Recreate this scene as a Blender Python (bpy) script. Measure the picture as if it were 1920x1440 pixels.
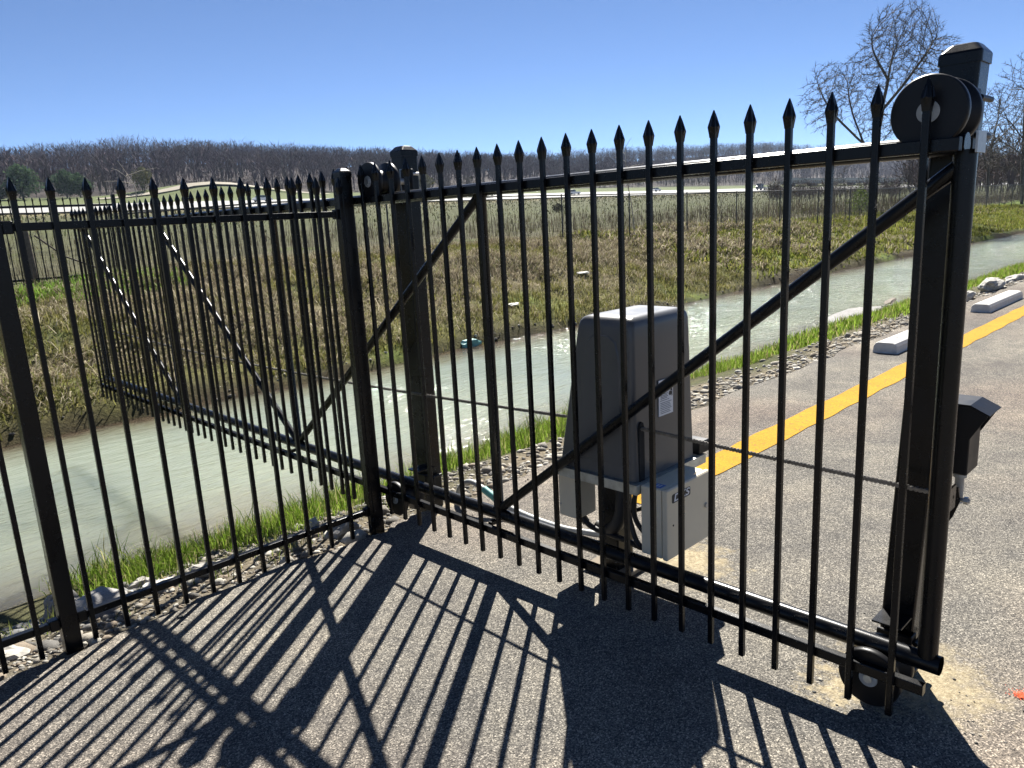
import bpy, math, random
import numpy as np
from mathutils import Vector, Matrix

random.seed(7); rng = np.random.default_rng(11)
scene = bpy.context.scene
for o in list(bpy.data.objects):
    bpy.data.objects.remove(o, do_unlink=True)
COL = scene.collection

# ------------------------------------------------------------------ camera
YAW, PITCH, ROLL = math.radians(45.8714), math.radians(12.489), math.radians(-3.0503)
CAM = Vector((-2.159, -0.6713, 1.6))
fwd = Vector((math.cos(YAW)*math.cos(PITCH), math.sin(YAW)*math.cos(PITCH), -math.sin(PITCH)))
rgt = Vector((math.sin(YAW), -math.cos(YAW), 0)); upv = rgt.cross(fwd)
r2 = math.cos(ROLL)*rgt + math.sin(ROLL)*upv; u2 = -math.sin(ROLL)*rgt + math.cos(ROLL)*upv
cam_data = bpy.data.cameras.new('camera'); cam = bpy.data.objects.new('camera', cam_data); COL.objects.link(cam)
cam.matrix_world = Matrix(((r2.x, u2.x, -fwd.x, CAM.x), (r2.y, u2.y, -fwd.y, CAM.y), (r2.z, u2.z, -fwd.z, CAM.z), (0, 0, 0, 1)))
cam_data.sensor_width = 36; cam_data.lens = 36*1407/1920
cam_data.clip_start = 0.05; cam_data.clip_end = 8000
scene.camera = cam

# ------------------------------------------------------------------ world, sun, exposure
SUN_AZ, SUN_EL = 37.2, 45.1
world = bpy.data.worlds.new('World'); scene.world = world; world.use_nodes = True
wn = world.node_tree
sky = wn.nodes.new('ShaderNodeTexSky'); sky.sky_type = 'NISHITA'; sky.sun_disc = False
sky.sun_elevation = math.radians(SUN_EL); sky.sun_rotation = math.radians(90-SUN_AZ)
sky.altitude = 300; sky.air_density = 0.48; sky.dust_density = 0.0; sky.ozone_density = 5.5
wn.links.new(sky.outputs[0], wn.nodes['Background'].inputs[0])
wn.nodes['Background'].inputs[1].default_value = 0.05
sl = bpy.data.lights.new('sun', 'SUN'); sl.energy = 5.0; sl.angle = math.radians(0.5); sl.color = (1.0, 0.955, 0.88)
sun = bpy.data.objects.new('sun', sl); COL.objects.link(sun)
sd = Vector((math.cos(math.radians(SUN_AZ))*math.cos(math.radians(SUN_EL)), math.sin(math.radians(SUN_AZ))*math.cos(math.radians(SUN_EL)), math.sin(math.radians(SUN_EL))))
sun.rotation_euler = sd.to_track_quat('Z', 'Y').to_euler(); sun.location = (10, 8, 20)
vs = scene.view_settings; vs.view_transform = 'Standard'; vs.look = 'None'; vs.gamma = 1; vs.use_curve_mapping = False
vs.exposure = 1.5

# ------------------------------------------------------------------ helpers: tagging
def tag(o, label=None, cat=None, group=None, kind=None):
    if label: o['label'] = label
    if cat: o['category'] = cat
    if group: o['group'] = group
    if kind: o['kind'] = kind
    return o

def thing(name, loc, label, cat, group=None):
    o = bpy.data.objects.new(name, None); o.location = loc; o.empty_display_size = 0.1
    COL.objects.link(o); return tag(o, label, cat, group)

def root_of(o):
    v = Vector((0, 0, 0))
    while o is not None:
        v += o.location; o = o.parent
    return v

def link(name, me, parent=None, loc=(0, 0, 0)):
    o = bpy.data.objects.new(name, me); COL.objects.link(o)
    if parent is not None: o.parent = parent
    o.location = loc
    return o

class MB:
    """collects faces in world coordinates, builds ONE mesh object"""
    def __init__(s): s.v = []; s.f = []; s.sm = []
    def add(s, vs, fs, smooth=False):
        n = len(s.v); s.v += [tuple(p) for p in vs]
        s.f += [tuple(i+n for i in f) for f in fs]; s.sm += [smooth]*len(fs); return s
    def box(s, a, b, bev=0.0):
        x0, y0, z0 = (min(a[i], b[i]) for i in range(3)); x1, y1, z1 = (max(a[i], b[i]) for i in range(3))
        if bev <= 0:
            v = [(x0,y0,z0),(x1,y0,z0),(x1,y1,z0),(x0,y1,z0),(x0,y0,z1),(x1,y0,z1),(x1,y1,z1),(x0,y1,z1)]
            return s.add(v, [(0,3,2,1),(4,5,6,7),(0,1,5,4),(1,2,6,5),(2,3,7,6),(3,0,4,7)])
        cx, cy = (x0+x1)/2, (y0+y1)/2
        pr = rrect(x1-x0, y1-y0, bev, 2); pi = rrect(x1-x0-2*bev, y1-y0-2*bev, bev*0.5, 2)
        rings = [[(cx+p[0], cy+p[1], z0) for p in pi], [(cx+p[0], cy+p[1], z0+bev) for p in pr],
                 [(cx+p[0], cy+p[1], z1-bev) for p in pr], [(cx+p[0], cy+p[1], z1) for p in pi]]
        return s.loft(rings)
    def loft(s, rings, smooth=False, caps=True):
        n = len(rings[0]); v = [p for r in rings for p in r]; f = []
        for k in range(len(rings)-1):
            for i in range(n):
                j = (i+1) % n; f.append((k*n+i, k*n+j, (k+1)*n+j, (k+1)*n+i))
        s.add(v, f, smooth)
        if caps:
            s.add(rings[0], [tuple(range(n))[::-1]]); s.add(rings[-1], [tuple(range(n))])
        return s
    def tube(s, path, r, n=12, caps=True, smooth=True):
        P = [Vector(p) for p in path]; R = r if isinstance(r, (list, tuple)) else [r]*len(P)
        rings = []; nrm = None
        for i, p in enumerate(P):
            t = (P[min(i+1, len(P)-1)]-P[max(i-1, 0)]).normalized()
            if nrm is None:
                a = Vector((0, 0, 1)) if abs(t.z) < 0.9 else Vector((1, 0, 0)); nrm = t.cross(a).normalized()
            nrm = (nrm-t*nrm.dot(t)).normalized(); b = t.cross(nrm)
            rings.append([tuple(p+R[i]*(math.cos(2*math.pi*k/n)*nrm+math.sin(2*math.pi*k/n)*b)) for k in range(n)])
        return s.loft(rings, smooth, caps)
    def prism(s, prof, A, B, up=(0, 0, 1), smooth=False):
        A = Vector(A); B = Vector(B); t = (B-A).normalized(); x = Vector(up).cross(t).normalized(); y = t.cross(x)
        return s.loft([[tuple(q+x*p[0]+y*p[1]) for p in prof] for q in (A, B)], smooth)
    def poly(s, pts): return s.add(pts, [tuple(range(len(pts)))])
    def build(s, name, mat, parent=None, org=None, **k):
        o3 = Vector(org) if org is not None else (root_of(parent) if parent is not None else Vector((0, 0, 0)))
        me = bpy.data.meshes.new(name); me.from_pydata([tuple(Vector(p)-o3) for p in s.v], [], s.f)
        me.polygons.foreach_set('use_smooth', s.sm); me.materials.append(mat); me.update()
        o = link(name, me, parent, (0, 0, 0) if (parent is not None and org is None) else (o3-(root_of(parent) if parent is not None else Vector((0, 0, 0)))))
        return tag(o, **k) if k else o

def rrect(w, h, r, seg=3):
    out = []
    for cx, cy, a0 in ((w/2-r, h/2-r, 0), (-w/2+r, h/2-r, 90), (-w/2+r, -h/2+r, 180), (w/2-r, -h/2+r, 270)):
        for k in range(seg+1):
            a = math.radians(a0+90*k/seg); out.append((cx+r*math.cos(a), cy+r*math.sin(a)))
    return out

def np_mesh(name, V, T, mat, col=None, smooth=False):
    """big triangle mesh from numpy arrays, optional per-vertex colour attribute 'tint'"""
    me = bpy.data.meshes.new(name); nv, nt = len(V), len(T)
    me.vertices.add(nv); me.vertices.foreach_set('co', np.ascontiguousarray(V, dtype=np.float32).ravel())
    me.loops.add(nt*3); me.loops.foreach_set('vertex_index', np.ascontiguousarray(T, dtype=np.int32).ravel())
    me.polygons.add(nt); me.polygons.foreach_set('loop_start', np.arange(nt, dtype=np.int32)*3)
    me.polygons.foreach_set('loop_total', np.full(nt, 3, dtype=np.int32))
    if smooth: me.polygons.foreach_set('use_smooth', np.ones(nt, dtype=bool))
    me.update(calc_edges=True); me.validate()
    if col is not None:
        a = me.attributes.new('tint', 'FLOAT_COLOR', 'POINT')
        c4 = np.ones((nv, 4), dtype=np.float32); c4[:, :3] = col; a.data.foreach_set('color', c4.ravel())
    me.materials.append(mat); return me

# ------------------------------------------------------------------ materials
def mat(name): 
    m = bpy.data.materials.new(name); m.use_nodes = True; nt = m.node_tree
    return m, nt, nt.nodes['Principled BSDF']
def N(nt, t, **k):
    n = nt.nodes.new(t)
    for a, b in k.items():
        if a in n.inputs: n.inputs[a].default_value = b
        else: setattr(n, a, b)
    return n
def noise(nt, scale, detail=4, rough=0.6, vec=None):
    n = N(nt, 'ShaderNodeTexNoise', Scale=scale, Detail=detail, Roughness=rough)
    if vec is not None: nt.links.new(vec, n.inputs['Vector'])
    return n
def ramp(nt, fac, stops):
    r = N(nt, 'ShaderNodeValToRGB'); e = r.color_ramp.elements
    while len(e) > 1: e.remove(e[-1])
    e[0].position = stops[0][0]; e[0].color = (*stops[0][1], 1)
    for p, c in stops[1:]:
        q = e.new(p); q.color = (*c, 1)
    nt.links.new(fac, r.inputs[0]); return r
def mixc(nt, fac, a, b, mode='MIX'):
    m = N(nt, 'ShaderNodeMix', data_type='RGBA', blend_type=mode)
    for sock, v in ((m.inputs[0], fac), (m.inputs[6], a), (m.inputs[7], b)):
        if hasattr(v, 'is_linked') or isinstance(v, bpy.types.NodeSocket): nt.links.new(v, sock)
        elif isinstance(v, (int, float)): sock.default_value = v
        else: sock.default_value = (*v, 1)
    return m.outputs[2]
def math_n(nt, op, a, b=None, clamp=False):
    m = N(nt, 'ShaderNodeMath', operation=op, use_clamp=clamp)
    for i, v in enumerate((a, b)):
        if v is None: continue
        if isinstance(v, (int, float)): m.inputs[i].default_value = v
        else: nt.links.new(v, m.inputs[i])
    return m.outputs[0]
def wpos(nt): return N(nt, 'ShaderNodeNewGeometry').outputs['Position']
def bump(nt, b, h, strength, dist):
    n = N(nt, 'ShaderNodeBump', Strength=strength, Distance=dist); nt.links.new(h, n.inputs['Height']); nt.links.new(n.outputs[0], b.inputs['Normal']); return n

def simple(name, col, rough, metal=0.0, var=0.25, scale=12, spec=0.5, bmp=0.0, bscale=300):
    m, nt, b = mat(name); p = wpos(nt)
    n = noise(nt, scale, 5, 0.65, p)
    c = ramp(nt, n.outputs[0], [(0.3, tuple(x*(1-var) for x in col)), (0.7, tuple(min(1, x*(1+var)) for x in col))])
    nt.links.new(c.outputs[0], b.inputs['Base Color']); b.inputs['Metallic'].default_value = metal
    rr = ramp(nt, n.outputs[0], [(0.3, (rough*0.85,)*3), (0.75, (min(1, rough*1.25),)*3)])
    nt.links.new(rr.outputs[0], b.inputs['Roughness']); b.inputs['Specular IOR Level'].default_value = spec
    if bmp > 0:
        k = noise(nt, bscale, 3, 0.6, p); bump(nt, b, k.outputs[0], bmp, 0.002)
    return m
def scuffed(m, amount, colr, s1=55, s2=6):
    nt = m.node_tree; b = nt.nodes['Principled BSDF']; p = wpos(nt); src = b.inputs['Base Color'].links[0].from_socket
    a = ramp(nt, noise(nt, s1, 6, 0.75, p).outputs[0], [(0.60, (0,)*3), (0.72, (1,)*3)]); c = ramp(nt, noise(nt, s2, 3, 0.6, p).outputs[0], [(0.45, (0,)*3), (0.7, (1,)*3)])
    k = math_n(nt, 'MULTIPLY', math_n(nt, 'MULTIPLY', a.outputs[0], c.outputs[0]), amount)
    nt.links.new(mixc(nt, k, src, colr), b.inputs['Base Color']); return m

M_black = simple('black_powder_coat', (0.0030, 0.0033, 0.0042), 0.27, var=0.35, scale=9, spec=0.26, bmp=0.12, bscale=420)
M_blackw = simple('black_roller_plastic', (0.006, 0.006, 0.007), 0.42, var=0.3, spec=0.28)
M_rubber = simple('black_hose', (0.016, 0.016, 0.017), 0.55, var=0.3)
M_opening_shade = simple('opening_shade_black', (0.004, 0.004, 0.004), 0.8)  # near-black standing in for the shade inside the slot and keyhole
M_galv = simple('galvanised_steel', (0.52, 0.54, 0.52), 0.42, metal=0.85, var=0.22, scale=25, bmp=0.08, bscale=60)
M_steel = simple('grey_zinc', (0.45, 0.45, 0.44), 0.45, metal=0.7, var=0.25, scale=40)
M_chain = simple('chain_steel', (0.20, 0.19, 0.175), 0.42, metal=0.9, var=0.4, scale=60)
M_house = simple('charcoal_housing_plastic', (0.088, 0.088, 0.087), 0.31, var=0.08, scale=4, spec=0.5, bmp=0.1, bscale=500)
M_cab = simple('grey_cabinet_paint', (0.68, 0.60, 0.45), 0.45, var=0.05, scale=6, bmp=0.05, bscale=200)
M_white = simple('white_label', (0.75, 0.76, 0.78), 0.5, var=0.04)
M_ink = simple('black_print', (0.012, 0.012, 0.016), 0.5)
M_greyink = simple('grey_print', (0.16, 0.17, 0.19), 0.6)
M_blue = simple('blue_label', (0.12, 0.22, 0.55), 0.5)
M_concrete = simple('pale_concrete', (0.50, 0.49, 0.46), 0.85, var=0.14, scale=14, bmp=0.35, bscale=120)
M_conduit = simple('grey_conduit', (0.34, 0.35, 0.34), 0.5, var=0.2, scale=30)
M_teal = simple('teal_plastic', (0.12, 0.36, 0.33), 0.5, var=0.2, scale=30)
M_paper = simple('pale_litter', (0.66, 0.63, 0.56), 0.8, var=0.15, scale=40)
M_rock = simple('limestone', (0.36, 0.34, 0.30), 0.9, var=0.45, scale=22, bmp=0.7, bscale=90)
M_rockd = simple('grey_stone', (0.20, 0.195, 0.185), 0.9, var=0.45, scale=22, bmp=0.7, bscale=90)
M_bark = simple('grey_bark', (0.095, 0.082, 0.068), 0.9, var=0.45, scale=7, bmp=0.6, bscale=30)
M_wood = simple('weathered_wood', (0.16, 0.13, 0.10), 0.9, var=0.4, scale=20, bmp=0.5, bscale=60)
M_wire = simple('galvanised_wire', (0.07, 0.07, 0.065), 0.6, metal=0.3, var=0.3, scale=3)
M_carw = simple('white_car_paint', (0.7, 0.7, 0.7), 0.35)
M_card = simple('dark_car_paint', (0.05, 0.055, 0.065), 0.35)
M_glass = simple('car_glass', (0.02, 0.025, 0.03), 0.12, spec=0.8)
M_tyre = simple('tyre_rubber', (0.02, 0.02, 0.02), 0.8)

scuffed(M_black, 0.22, (.09, .085, .075)); scuffed(M_blackw, 0.3, (.08, .07, .055), 40, 9); scuffed(M_concrete, 0.6, (.16, .15, .13), 18, 3); scuffed(M_cab, 0.25, (.25, .22, .17), 30, 4); scuffed(M_house, 0.25, (.2, .19, .17), 45, 3)
# asphalt: aggregate of light and dark stones, sandy spill at the post and at the operator
def asphalt_mat():
    m, nt, b = mat('asphalt'); p = wpos(nt); L = nt.links
    v = N(nt, 'ShaderNodeTexVoronoi', Scale=235.0); L.new(p, v.inputs['Vector'])
    sp = N(nt, 'ShaderNodeSeparateColor'); L.new(v.outputs['Color'], sp.inputs[0])
    agg = ramp(nt, sp.outputs[0], [(0.0, (0.050, 0.049, 0.047)), (0.30, (0.098, 0.094, 0.087)), (0.62, (0.146, 0.139, 0.126)), (0.85, (0.215, 0.203, 0.178)), (0.97, (0.35, 0.33, 0.29))])
    n1 = noise(nt, 420, 3, 0.6, p); n2 = noise(nt, 1.3, 5, 0.62, p); n3 = noise(nt, 7.0, 4, 0.6, p); n4 = noise(nt, 0.35, 3, 0.5, p)
    c = mixc(nt, 0.5, agg.outputs[0], ramp(nt, n1.outputs[0], [(0.3, (0.6,)*3), (0.7, (1.4,)*3)]).outputs[0], 'MULTIPLY')
    c = mixc(nt, 1.0, c, ramp(nt, n2.outputs[0], [(0.28, (0.72, 0.72, 0.74)), (0.5, (1.0, 0.99, 0.97)), (0.72, (1.35, 1.31, 1.22))]).outputs[0], 'MULTIPLY')
    c = mixc(nt, 1.0, c, ramp(nt, n3.outputs[0], [(0.3, (0.86, 0.86, 0.87)), (0.7, (1.14, 1.12, 1.08))]).outputs[0], 'MULTIPLY')
    c = mixc(nt, ramp(nt, n4.outputs[0], [(0.45, (0,)*3), (0.65, (0.55,)*3)]).outputs[0], c, mixc(nt, 1.0, c, (1.12, 0.93, 0.88), 'MULTIPLY'))
    # sand and concrete dust spilled round the post foot and the operator foot
    tot = None
    for (x, y, r) in ((0.30, 0.01, 0.27), (0.13, 0.17, 0.15), (0.60, 1.07, 0.24), (0.40, 2.75, 0.3)):
        sx = N(nt, 'ShaderNodeVectorMath', operation='DISTANCE'); L.new(p, sx.inputs[0]); sx.inputs[1].default_value = (x, y, 0.03)
        d = math_n(nt, 'ADD', sx.outputs['Value'], math_n(nt, 'MULTIPLY', math_n(nt, 'SUBTRACT', noise(nt, 13, 7, 0.78, p).outputs[0], 0.5), 0.75))
        k = N(nt, 'ShaderNodeMapRange', clamp=True); L.new(d, k.inputs[0])
        k.inputs[1].default_value = r; k.inputs[2].default_value = r*0.35; k.inputs[3].default_value = 0; k.inputs[4].default_value = 1
        tot = k.outputs[0] if tot is None else math_n(nt, 'MAXIMUM', tot, k.outputs[0])
    sandn = noise(nt, 60, 5, 0.7, p)
    sand = ramp(nt, sandn.outputs[0], [(0.25, (0.15, 0.115, 0.07)), (0.5, (0.33, 0.275, 0.175)), (0.72, (0.50, 0.43, 0.29))])
    c = mixc(nt, math_n(nt, 'MULTIPLY', tot, 0.85), c, sand.outputs[0])
    L.new(c, b.inputs['Base Color']); b.inputs['Roughness'].default_value = 0.92; b.inputs['Specular IOR Level'].default_value = 0.06
    h = math_n(nt, 'ADD', math_n(nt, 'MULTIPLY', v.outputs['Distance'], 1.0), n1.outputs[0])
    bump(nt, b, h, 0.55, 0.003); return m
M_asph = asphalt_mat()

def paint_mat(name, col):
    m, nt, b = mat(name); p = wpos(nt)
    v = N(nt, 'ShaderNodeTexVoronoi', Scale=150.0); nt.links.new(p, v.inputs['Vector'])
    n = noise(nt, 35, 6, 0.75, p); n2 = noise(nt, 3, 4, 0.6, p)
    sp = N(nt, 'ShaderNodeSeparateColor'); nt.links.new(v.outputs['Color'], sp.inputs[0])
    wear = math_n(nt, 'MULTIPLY', ramp(nt, n.outputs[0], [(0.56, (0,)*3), (0.66, (1,)*3)]).outputs[0], 0.8)
    c = ramp(nt, n2.outputs[0], [(0.3, tuple(x*0.82 for x in col)), (0.7, col)]).outputs[0]
    c = mixc(nt, 1.0, c, ramp(nt, sp.outputs[0], [(0, (0.72,)*3), (1, (1.12,)*3)]).outputs[0], 'MULTIPLY')
    c = mixc(nt, wear, c, (0.09, 0.075, 0.05)); nt.links.new(c, b.inputs['Base Color'])
    b.inputs['Roughness'].default_value = 0.85; b.inputs['Specular IOR Level'].default_value = 0.12; bump(nt, b, v.outputs['Distance'], 0.5, 0.003); return m
M_yellow = paint_mat('yellow_road_paint', (0.46, 0.245, 0.012))
M_orange = paint_mat('orange_spray_paint', (0.75, 0.12, 0.05))

def terrain_mat():
    m, nt, b = mat('soil_and_turf'); p = wpos(nt)
    a = N(nt, 'ShaderNodeAttribute', attribute_name='tint')
    n1 = noise(nt, 2.6, 7, 0.72, p); n2 = noise(nt, 22, 5, 0.7, p)
    c = mixc(nt, 1.0, a.outputs['Color'], ramp(nt, n1.outputs[0], [(0.3, (0.55, 0.55, 0.55)), (0.5, (1, 1, 1)), (0.7, (1.5, 1.42, 1.3))]).outputs[0], 'MULTIPLY')
    c = mixc(nt, 1.0, c, ramp(nt, n2.outputs[0], [(0.3, (0.5, 0.5, 0.5)), (0.7, (1.5, 1.5, 1.45))]).outputs[0], 'MULTIPLY')
    nt.links.new(c, b.inputs['Base Color']); b.inputs['Roughness'].default_value = 0.95; b.inputs['Specular IOR Level'].default_value = 0.1
    bump(nt, b, n2.outputs[0], 0.7, 0.05); return m
M_terrain = terrain_mat()

def leaf_mat(name, trans=0.45):
    m, nt, b = mat(name); nt.nodes.remove(b); out = nt.nodes['Material Output']
    a = N(nt, 'ShaderNodeAttribute', attribute_name='tint')
    d = N(nt, 'ShaderNodeBsdfDiffuse'); t = N(nt, 'ShaderNodeBsdfTranslucent'); mx = N(nt, 'ShaderNodeMixShader'); mx.inputs[0].default_value = trans
    nt.links.new(a.outputs['Color'], d.inputs[0]); nt.links.new(a.outputs['Color'], t.inputs[0])
    nt.links.new(d.outputs[0], mx.inputs[1]); nt.links.new(t.outputs[0], mx.inputs[2]); nt.links.new(mx.outputs[0], out.inputs[0]); return m
M_blade = leaf_mat('grass_blades', 0.5)
M_straw = leaf_mat('dry_straw', 0.3)
M_twig = leaf_mat('bare_twigs', 0.0)
M_leaf = leaf_mat('evergreen_needles', 0.25)

def stone_mat():
    m, nt, b = mat('gravel_stone'); p = wpos(nt); a = N(nt, 'ShaderNodeAttribute', attribute_name='tint'); n = noise(nt, 120, 4, 0.7, p)
    c = mixc(nt, 1.0, a.outputs['Color'], ramp(nt, n.outputs[0], [(0.3, (0.6,)*3), (0.7, (1.3,)*3)]).outputs[0], 'MULTIPLY')
    nt.links.new(c, b.inputs['Base Color']); b.inputs['Roughness'].default_value = 0.9; bump(nt, b, n.outputs[0], 0.5, 0.004); return m
M_gravel = stone_mat()

def water_mat():
    m, nt, b = mat('murky_water'); p = wpos(nt); L = nt.links
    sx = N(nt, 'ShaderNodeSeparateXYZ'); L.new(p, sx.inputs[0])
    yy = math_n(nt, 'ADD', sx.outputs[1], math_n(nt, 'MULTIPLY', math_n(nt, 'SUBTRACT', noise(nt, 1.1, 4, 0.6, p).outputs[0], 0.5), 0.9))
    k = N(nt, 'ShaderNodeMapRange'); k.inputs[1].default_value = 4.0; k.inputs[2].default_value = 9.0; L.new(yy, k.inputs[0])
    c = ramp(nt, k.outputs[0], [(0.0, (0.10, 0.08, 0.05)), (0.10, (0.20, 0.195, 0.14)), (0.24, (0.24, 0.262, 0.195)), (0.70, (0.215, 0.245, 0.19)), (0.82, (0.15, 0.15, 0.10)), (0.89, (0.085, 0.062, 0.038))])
    c2 = mixc(nt, 1.0, c.outputs[0], ramp(nt, noise(nt, 0.5, 4, 0.6, p).outputs[0], [(0.3, (0.88, 0.90, 0.92)), (0.7, (1.1, 1.08, 1.05))]).outputs[0], 'MULTIPLY')
    L.new(c2, b.inputs['Base Color']); b.inputs['Roughness'].default_value = 0.06; b.inputs['IOR'].default_value = 1.33
    b.inputs['Subsurface Weight'].default_value = 1.0; b.inputs['Subsurface Radius'].default_value = (1.0, 1.0, 1.0); b.inputs['Subsurface Scale'].default_value = 5.0; b.subsurface_method = 'RANDOM_WALK'
    # wind ripples, crests roughly across the channel
    mp = N(nt, 'ShaderNodeMapping'); L.new(p, mp.inputs[0]); mp.inputs['Rotation'].default_value = (0, 0, math.radians(-52)); mp.inputs['Scale'].default_value = (1.0, 3.0, 1.0)
    w1 = noise(nt, 2.6, 4, 0.55, mp.outputs[0]); w1.inputs['Distortion'].default_value = 0.6
    w2 = noise(nt, 9.0, 3, 0.6, mp.outputs[0]); w3 = noise(nt, 0.45, 2, 0.5, p)
    amp = ramp(nt, w3.outputs[0], [(0.35, (0.35,)*3), (0.65, (1.0,)*3)])
    h = math_n(nt, 'MULTIPLY', math_n(nt, 'ADD', w1.outputs[0], math_n(nt, 'MULTIPLY', w2.outputs[0], 0.3)), amp.outputs[0])
    w4 = noise(nt, 7.0, 2, 0.5, mp.outputs[0]); pk = ramp(nt, w4.outputs[0], [(0.62, (0,)*3), (0.80, (1,)*3)])
    # the open reach beyond the gate is more exposed to the wind
    ex = N(nt, 'ShaderNodeMapRange', clamp=True); L.new(sx.outputs[0], ex.inputs[0]); ex.inputs[1].default_value = 5.0; ex.inputs[2].default_value = 11.0; ex.inputs[3].default_value = 0.24; ex.inputs[4].default_value = 1.15
    ex2 = N(nt, 'ShaderNodeMapRange', clamp=True); L.new(sx.outputs[0], ex2.inputs[0]); ex2.inputs[1].default_value = 6.0; ex2.inputs[2].default_value = 11.0
    h = math_n(nt, 'ADD', math_n(nt, 'MULTIPLY', h, ex.outputs[0]), math_n(nt, 'MULTIPLY', math_n(nt, 'MULTIPLY', pk.outputs[0], ex2.outputs[0]), 0.75))
    bump(nt, b, h, 1.0, 0.13); return m
M_water = water_mat()

def road_mat():
    return simple('pale_road_concrete', (0.27, 0.265, 0.25), 0.8, var=0.12, scale=0.4)
M_road = road_mat()

# ------------------------------------------------------------------ terrain
def fbm(x, y, s, seed=0, oct=4):
    r = np.random.default_rng(seed); z = np.zeros_like(x, dtype=float); a = 1.0; tot = 0
    for o in range(oct):
        for k in range(3):
            th = r.uniform(0, 6.28); ph = r.uniform(0, 6.28); f = s*(2**o)*r.uniform(0.8, 1.25)
            z += a*np.sin((x*math.cos(th)+y*math.sin(th))*f+ph+1.3*np.sin((x*math.sin(th)-y*math.cos(th))*f*0.6+ph*2))
        tot += 3*a; a *= 0.55
    return z/tot*1.6
def bank_top(X): return np.interp(X, [0, 3, 7, 22, 32, 56, 120], [0.78, 0.82, 1.0, 0.86, 0.80, 0.74, 0.8])
def ridge(X): return np.interp(X, [-400, -200, 70, 145, 240, 407, 822, 1290, 2200], [27, 30.5, 32, 40.5, 39, 37.5, 58, 69, 72])
def terrain_z(X, Y):
    X = np.asarray(X, float); Y = np.asarray(Y, float); T = bank_top(X)
    wob = 0.22*fbm(X, Y*0.3, 0.7, 5, 3)
    Yc = np.where((Y > 3.2) & (Y < 12), Y+wob, Y)
    base = np.interp(Yc, [-300, 2.45, 2.52, 3.1, 4.35, 5.2, 7.6, 8.45, 8.60], [-0.05, -0.05, -0.03, -0.10, -0.45, -0.9, -0.9, -0.50, -0.33])
    up = -0.33+(T+0.33)*np.interp(Yc, [8.6, 10.2, 12.6, 14.6, 16.0], [0, 0.30, 0.72, 0.94, 1.0])
    base = np.where(Yc > 8.6, up, base)
    far = np.interp(Y, [16, 60, 158, 182, 232, 240], [0, 1.3, 5.75, 8.15, 12.4, 12.9])
    base = np.where(Y > 16, T+far, base)
    H = ridge(X); t = np.clip((Y-240)/190, 0, 1); base = np.where(Y > 240, T+12.9+(H-13.7)*(t**0.85), base)
    base = np.where(Y > 430, H-(Y-430)*0.06, base)
    base = base+4.2*np.exp(-((X-92)/22)**2-((Y-216)/9)**2)
    rough = np.interp(Y, [2.6, 3.2, 8.5, 9.2, 16, 40, 240, 300], [0.02, 0.05, 0.04, 0.10, 0.12, 0.12, 0.2, 1.5])
    return base+rough*fbm(X, Y, 1.9, 2)*np.where(Y < 30, 1, 0.6)+np.where((Y > 8.6) & (Y < 20), 0.10*fbm(X, Y, 0.8, 9), 0)

def grid_tris(nx, ny):
    i = np.arange(nx-1)[:, None]*ny+np.arange(ny-1)[None, :]; i = i.ravel()
    return np.concatenate([np.stack([i, i+ny, i+ny+1], 1), np.stack([i, i+ny+1, i+1], 1)])
xs = np.concatenate([np.arange(-420, -24, 22), np.arange(-24, -4, 1.0), np.arange(-4, 30, 0.22), np.arange(30, 70, 0.7), np.arange(70, 210, 5), np.arange(210, 2400, 45)])
ys = np.concatenate([np.arange(-260, -14, 20), np.arange(-14, 2.4, 4), np.arange(2.4, 16, 0.13), np.arange(16, 40, 0.9), np.arange(40, 250, 7), np.arange(250, 470, 12), np.arange(470, 1500, 150)])
GX, GY = np.meshgrid(xs, ys, indexing='ij'); gx, gy = GX.ravel(), GY.ravel()
gz = terrain_z(gx, gy)
def cover(X, Y):
    """ground-cover colour of the land itself"""
    n = fbm(X, Y, 1.1, 21); n2 = fbm(X, Y, 0.35, 22); Yn = Y+0.35*n
    stops = [(-300, (.07, .075, .035)), (2.4, (.10, .09, .07)), (3.0, (.14, .12, .09)), (3.5, (.07, .075, .035)), (4.4, (.06, .05, .03)), (8.3, (.05, .038, .024)), (8.6, (.05, .045, .02)),
             (9.4, (.12, .12, .04)), (10.6, (.135, .115, .07)), (12.2, (.115, .105, .055)), (13.6, (.13, .105, .07)), (15.5, (.085, .08, .048)), (24, (.066, .066, .036)), (60, (.062, .07, .03)), (120, (.072, .074, .036)), (156, (.15, .13, .07)),
             (184, (.10, .12, .05)), (226, (.085, .105, .042)), (238, (.05, .042, .038)), (300, (.045, .036, .038)), (1500, (.05, .042, .04))]
    c = np.stack([np.interp(Yn, [s[0] for s in stops], [s[1][k] for s in stops]) for k in range(3)], 1)
    g = np.clip((n+0.3*n2-0.25)*1.6, 0, 1)*np.interp(Y, [8.6, 9, 16, 20, 60], [1, 1, 0.8, 0.3, 0.2])*(Y > 8.5)*(Y < 150)
    c = c*(1-g[:, None])+g[:, None]*np.array([.085, .115, .022])
    fr = np.clip((X-34)/20, 0, 1)*(Y > 8.6)*(Y < 15)      # mown green bank further along
    c = c*(1-0.8*fr[:, None])+0.8*fr[:, None]*np.array([.10, .15, .025]); return c
me = np_mesh('terrain', np.stack([gx, gy, gz], 1), grid_tris(len(xs), len(ys)), M_terrain, cover(gx, gy), True)
tag(link('terrain', me), kind='structure')

# water
wx = np.arange(-60, 120, 3.0); mb = MB()
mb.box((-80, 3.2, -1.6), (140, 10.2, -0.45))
mb.build('ditch_water', M_water, kind='structure')

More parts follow.
